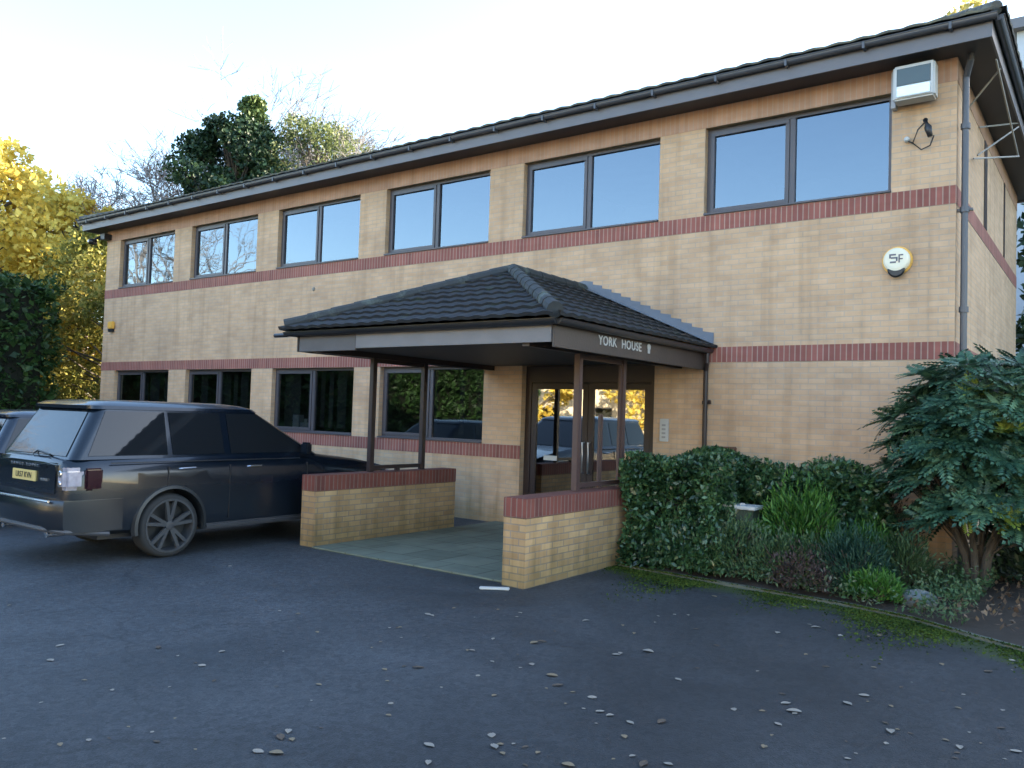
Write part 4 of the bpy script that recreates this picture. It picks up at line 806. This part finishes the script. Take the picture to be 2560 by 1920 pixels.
# fallen leaves on the tarmac, each its own object: curled single blades
FL = [simple('fallen_leaf_pale', (.25,.22,.18), .6, 0, .2, 20), simple('fallen_leaf_tan', (.20,.15,.09), .7, 0, .2, 20), simple('fallen_leaf_brown', (.09,.065,.045), .8, 0, .2, 20)]
leafm = []
for k in range(6):
    m = MB(); L = .075+.012*(k%3); W = .028+.006*(k%2); cur = .002+.003*(k%3); rows = []
    for i in range(6):
        t = i/5; wdt = W*math.sin(math.pi*min(.97, max(.06,t)))**.7; zc = cur*math.sin(math.pi*t)*(1 if k%2 else .3)+.004
        rows.append([(-wdt, (t-.5)*L, zc+.003*(k%3)/2), (0, (t-.5)*L, zc-.002), (wdt*.8, (t-.5)*L*(.9+.1*(k%2)), zc+.003)])
    m.loft(rows, cap=False, closed=False); leafm.append(m.mesh('fallen_leaf', FL[k%3 if k < 4 else 0]))
inv = cam.matrix_world.inverted()
def gp(u_, v_):      # photo pixel to ground point
    dv = fw+r2*((u_-1280)/2064.9)-u2*((v_-960)/2064.9); t = -1.85/dv.z; return 21.507+dv.x*t, -11.404+dv.y*t
spots = [(1300,1533),(1335,1608),(1355,1605),(1180,1627),(1233,1598),(1465,1553),(1645,1541),(1785,1492),(1800,1485),(1540,1638),(1550,1634),(1620,1630),(1695,1700),(1380,1690),(1395,1715),(1480,1745),(1500,1780),(1525,1790),(1575,1808),(1560,1843),(1655,1806),(1835,1775),(1965,1760),(1985,1780),(1945,1812),(1910,1868),(2065,1668),(2160,1740),(2118,1760),(2225,1830),(2215,1860),(2355,1662),(2470,1680),(2530,1652),(1945,1583),(2040,1570),(2100,1590),(2200,1590),(1045,1670),(1230,1840),(1235,1868),(720,1830),(645,1880),(690,1885),(395,1620),(555,1630),(150,1615),(1080,1540),(1230,1655),(1235,1740),(535,1418),(575,1416),(1072,1865),(1070,1908),(125,1652),(1420,1915),(1610,1912),(1670,1912),(2540,1880),(2400,1870),(1330,1662),(730,1850),(700,1845),(505,1665),(1070,1537)]
rs_ = random.Random(4)
for _ in range(95): spots.append((rs_.uniform(900, 2560), rs_.uniform(1500, 1915)))
for _ in range(30): spots.append((rs_.uniform(0, 900), rs_.uniform(1500, 1915)))
for i, (u_, v_) in enumerate(spots):
    x, y = gp(u_, v_)
    if 12.4 < x < 16.5 and y > -4.3: continue
    if y > kerb_y(x)-.1 and x > 16: continue
    o = bpy.data.objects.new('fallen_leaf', leafm[i % 6] if i < 65 else leafm[1+(i % 3)]); scene.collection.objects.link(o); o.location = (x, y, .003); o.rotation_euler = (rs_.uniform(-.05,.05), rs_.uniform(-.05,.05), rs_.uniform(0,6.3)); s_ = rs_.uniform(.55,.95) if i < 65 else rs_.uniform(.25,.55); o.scale = (s_, s_, s_)
    tag(o, 'small dry fallen leaf lying on the dark tarmac', 'fallen leaf', 'fallen leaves on the tarmac')

# ------------------------------------------------------------------ trees
def limb_tree(name, lab, loc, H, crown, n, size, mat, bark=BARK, trunk_r=.22, clumps=38, clr=.22, group=None, aspect=.6, cat='tree', lo=.25, cone=False):
    """crown: (rx, ry); clumps of leaves at limb ends with gaps between"""
    r_ = empty(name, loc); tag(r_, lab, cat, group); m = MB(); rx, ry = crown; top = H*.8
    m.tube([(0,0,-.2),(random.uniform(-.1,.1),0,H*.25),(random.uniform(-.2,.2),random.uniform(-.2,.2),H*.5),(0,0,top)], [trunk_r, trunk_r*.8, trunk_r*.5, trunk_r*.12], 9); cl = []
    for k in range(clumps):
        t = random.uniform(0,1); th = random.uniform(0,6.283); z = H*(lo+(1-lo)*t); e = (1-t)**.8 if cone else math.sin(math.pi*(.12+.83*t))**.7
        q = random.uniform(.35,1)**.5; c_ = np.array([math.cos(th)*rx*e*q, math.sin(th)*ry*e*q, z]); cl.append((c_, random.uniform(.7,1.3)))
        z0 = max(H*.15, z-H*.2*random.uniform(.5,1)); m.tube([(0,0,z0),(c_[0]*.5,c_[1]*.5,(z0+z)/2+.1*H*random.uniform(-.2,.4)),tuple(c_)], [trunk_r*.35,trunk_r*.2,trunk_r*.06], 5)
    m.build('trunk', bark, r_)
    per = n//clumps; P_ = []; Nn = []
    for c_, s_ in cl:
        d_ = RNG.normal(size=(per,3)); d_ /= np.linalg.norm(d_, axis=1)[:,None]; rad = clr*max(rx, H*.3)*s_*RNG.uniform(.35,1.1,per)**.6
        P_.append(c_+d_*rad[:,None]*np.array([1,1,.75])); Nn.append(d_)
    leaf_obj('crown', np.concatenate(P_), size, mat, r_, nrm=np.concatenate(Nn)*.4, aspect=aspect); return r_
def bare_tree(name, lab, loc, H, spread, mat, depth=6, group=None, seed=1, r0_=.16):
    rg = random.Random(seed); r_ = empty(name, loc); tag(r_, lab, 'tree', group); m = MB()
    def grow(p, d_, L, rad, dep, mb):
        mid_ = p+d_*L*.5+Vector((rg.uniform(-1,1),rg.uniform(-1,1),rg.uniform(-.3,1)))*L*.06; e = p+d_*L
        rad = max(rad, .011); mb.tube([p, mid_, e], [rad, rad*.85, rad*.7], 5 if dep > 3 else 3, cap=False)
        if dep == 0: return
        for k in range(rg.choice((2,3,3))):
            dd = (d_+Vector((rg.gauss(0,1),rg.gauss(0,1),rg.gauss(.25,.7)))*spread).normalized(); grow(p+d_*L*rg.uniform(.55,1), dd, L*rg.uniform(.62,.85), rad*.62, dep-1, mb)
    t_ = MB(); t_.tube([(0,0,-.2),(.05,0,H*.2),(0,.05,H*.34)], [r0_,r0_*.85,r0_*.75], 8); t_.build('trunk', mat, r_)
    for k in range(4): grow(Vector((0,.05,H*(.2+.045*k))), Vector((rg.uniform(-.6,.6),rg.uniform(-.6,.6),1)).normalized(), H*.2, r0_*.55, depth, m)
    m.build('branches', mat, r_); return r_
YEL = leafmat('yellow_autumn_leaf', [(.42,.29,.05),(.66,.50,.09),(.78,.66,.18),(.52,.50,.12)], .6, .45, .2, .5)
OLY = leafmat('olive_yellow_leaf', [(.07,.085,.02),(.15,.16,.035),(.32,.28,.06),(.50,.42,.15)], .6, .35, .2, .6)
CON = leafmat('ivy_dark_leaf', [(.010,.028,.014),(.022,.05,.022),(.045,.085,.03)], .5, .1, .3, .6)
PALE = leafmat('pale_olive_leaf', [(.05,.08,.03),(.13,.16,.06),(.28,.30,.14)], .6, .4, .2, .8)
# left hedge and the autumn trees behind it
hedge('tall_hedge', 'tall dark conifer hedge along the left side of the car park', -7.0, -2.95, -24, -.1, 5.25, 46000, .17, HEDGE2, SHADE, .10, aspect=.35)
limb_tree('autumn_tree', 'large golden yellow tree behind the tall hedge on the left', (-12.5,.9,0), 11.3, (4.6,4.2), 34000, .24, YEL, clumps=130, clr=.2, lo=.15)
limb_tree('autumn_tree', 'olive and yellow leaved tree between the hedge and the building end', (-5.2,3.0,0), 7.6, (3.1,2.8), 34000, .15, OLY, clumps=130, clr=.2, lo=.03, trunk_r=.15)
limb_tree('autumn_tree', 'smaller golden tree between the olive tree and the bare trees', (-11.5,4.4,0), 9.9, (3.0,3.0), 16000, .22, YEL, clumps=70, clr=.2, lo=.2)
# dark conifer like ivy clad tree and pale willow behind the roof
rt = limb_tree('evergreen_tree', 'broad ivy clad dark green tree rising behind the roof', (-6.9,8.2,0), 12.9, (3.0,3.0), 42000, .19, CON, clumps=130, clr=.17, lo=.3)
limb_tree('evergreen_tree', 'narrow pointed green conifer beside the ivy clad tree', (-7.1,9.0,0), 14.2, (1.9,1.9), 18000, .17, leafmat('conifer_leaf', [(.03,.06,.02),(.06,.10,.03),(.11,.15,.04)], .6, .15, .3, .6), clumps=80, clr=.12, lo=.35, cone=True)
limb_tree('willow_tree', 'pale yellow green tree with thin foliage behind the roof', (-5.4,11.0,0), 13.5, (3.2,3.0), 30000, .14, PALE, clumps=120, clr=.2, lo=.35)
bare_tree('bare_tree', 'leafless tree with fine twigs behind the pale willow', (-6.2,12.6,0), 18.6, .55, TWIG, 7, seed=3, r0_=.24)
bare_tree('bare_tree', 'leafless tree standing left of the ivy clad tree', (-11.2,7.6,0), 15.6, .6, TWIG, 7, seed=8, r0_=.2)
bare_tree('bare_tree', 'low leafless tree with a pinkish haze of twigs near the roof end', (-14.0,7.4,0), 14.6, .7, simple('pink_twig', (.22,.16,.15), .9), 6, seed=12, r0_=.18)
bare_tree('bare_tree', 'leafless tree just right of the yellow tree', (-18.0,8.0,0), 15, .7, simple('mauve_twig', (.24,.19,.19), .9), 6, seed=17, r0_=.2)
bare_tree('bare_tree', 'thin leafless tree crossing above the ivy clad tree', (-9.8,10.6,0), 18.2, .55, TWIG, 7, seed=23, r0_=.22)
# neighbour building and tree at the far right
nb = empty('neighbour_building', (33,20,0)); tag(nb, 'pale rendered building glimpsed beyond the right roof corner', 'building')
a = MB(); a.box(-13.9, 14, -4, 6, 0, 13.4); a.build('wall', simple('pale_render', (.45,.48,.52), .8), nb)
a = MB(); a.box(-14.2, 14.3, -4.3, 6.3, 13.4, 13.7); a.build('roof_edge', FASC, nb)
for k in range(7):
    for z in (10.3, 6.8):
        a = MB(); a.box(-13.2+k*3.9, -11.4+k*3.9, -4.03, -3.98, z, z+1.7); wd = a.build('window', FRAME, nb)
        a = MB(); a.face([(-13.1+k*3.9,-4.04,z+.1),(-11.5+k*3.9,-4.04,z+.1),(-11.5+k*3.9,-4.04,z+1.6),(-13.1+k*3.9,-4.04,z+1.6)]); a.build('pane', GLASS_U, wd)
limb_tree('autumn_tree', 'yellow green tree top above the neighbouring building at the far right', (18.9,28,0), 21.2, (4.5,4.5), 14000, .3, OLY, clumps=50, clr=.2, lo=.3)
limb_tree('evergreen_tree', 'dark evergreen tree in the gap past the end wall on the right', (21.5,10.2,0), 9.0, (1.7,1.6), 12000, .2, CON, clumps=50, clr=.28, lo=.02)
# trees across the car park, behind the photographer: they show only in the door glass
for k, (x, y, hh, mt_, lb) in enumerate([(-16,-42,13,YEL,'golden tree across the car park facing the doors'),(-6,-46,14,YEL,'tall golden tree furthest from the building'),(3,-42,12,OLY,'olive yellow tree across the car park'),(-26,-40,13,OLY,'olive tree at the far end of the hedge'),(12,-44,13,OLY,'green and yellow tree behind the photographer')]):
    limb_tree('autumn_tree', lb, (x,y,0), hh, (4.8,4.6), 8000, .42, mt_, clumps=50, clr=.24, lo=.05)

# unseen cream building added for warm bounce on the facade; the doors mirror it too
op = empty('cream_building', (2,-52,0)); tag(op, 'long sunlit cream rendered building added out of view across the car park for warm bounce', 'building')
a = MB(); a.box(-38, 40, -8, 0, 0, 10.5); a.build('wall', simple('cream_render', (.72,.62,.44), .8, 0, .08, .6), op)
a = MB(); a.box(-38.5, 40.5, -8.5, .5, 10.5, 10.8); a.build('roof_edge', FASC, op)
for k in range(13):
    for z in (1.2, 4.6, 7.8):
        x = -36+k*6; a = MB(); a.box(x, x+1.6, -.02, .03, z, z+1.5); wd = a.build('window', FRAME, op)
        a = MB(); a.face([(x+1.52,.035,z+.08),(x+.08,.035,z+.08),(x+.08,.035,z+1.42),(x+1.52,.035,z+1.42)]); a.build('pane', GLASS_L, wd)

for k, (x, y, hh, sd) in enumerate([(-32,-20,21,33)]):
    bare_tree('bare_tree', 'tall leafless tree beyond the far end of the tall hedge', (x,y,0), hh, .6, TWIG, 6, seed=sd, r0_=.28)
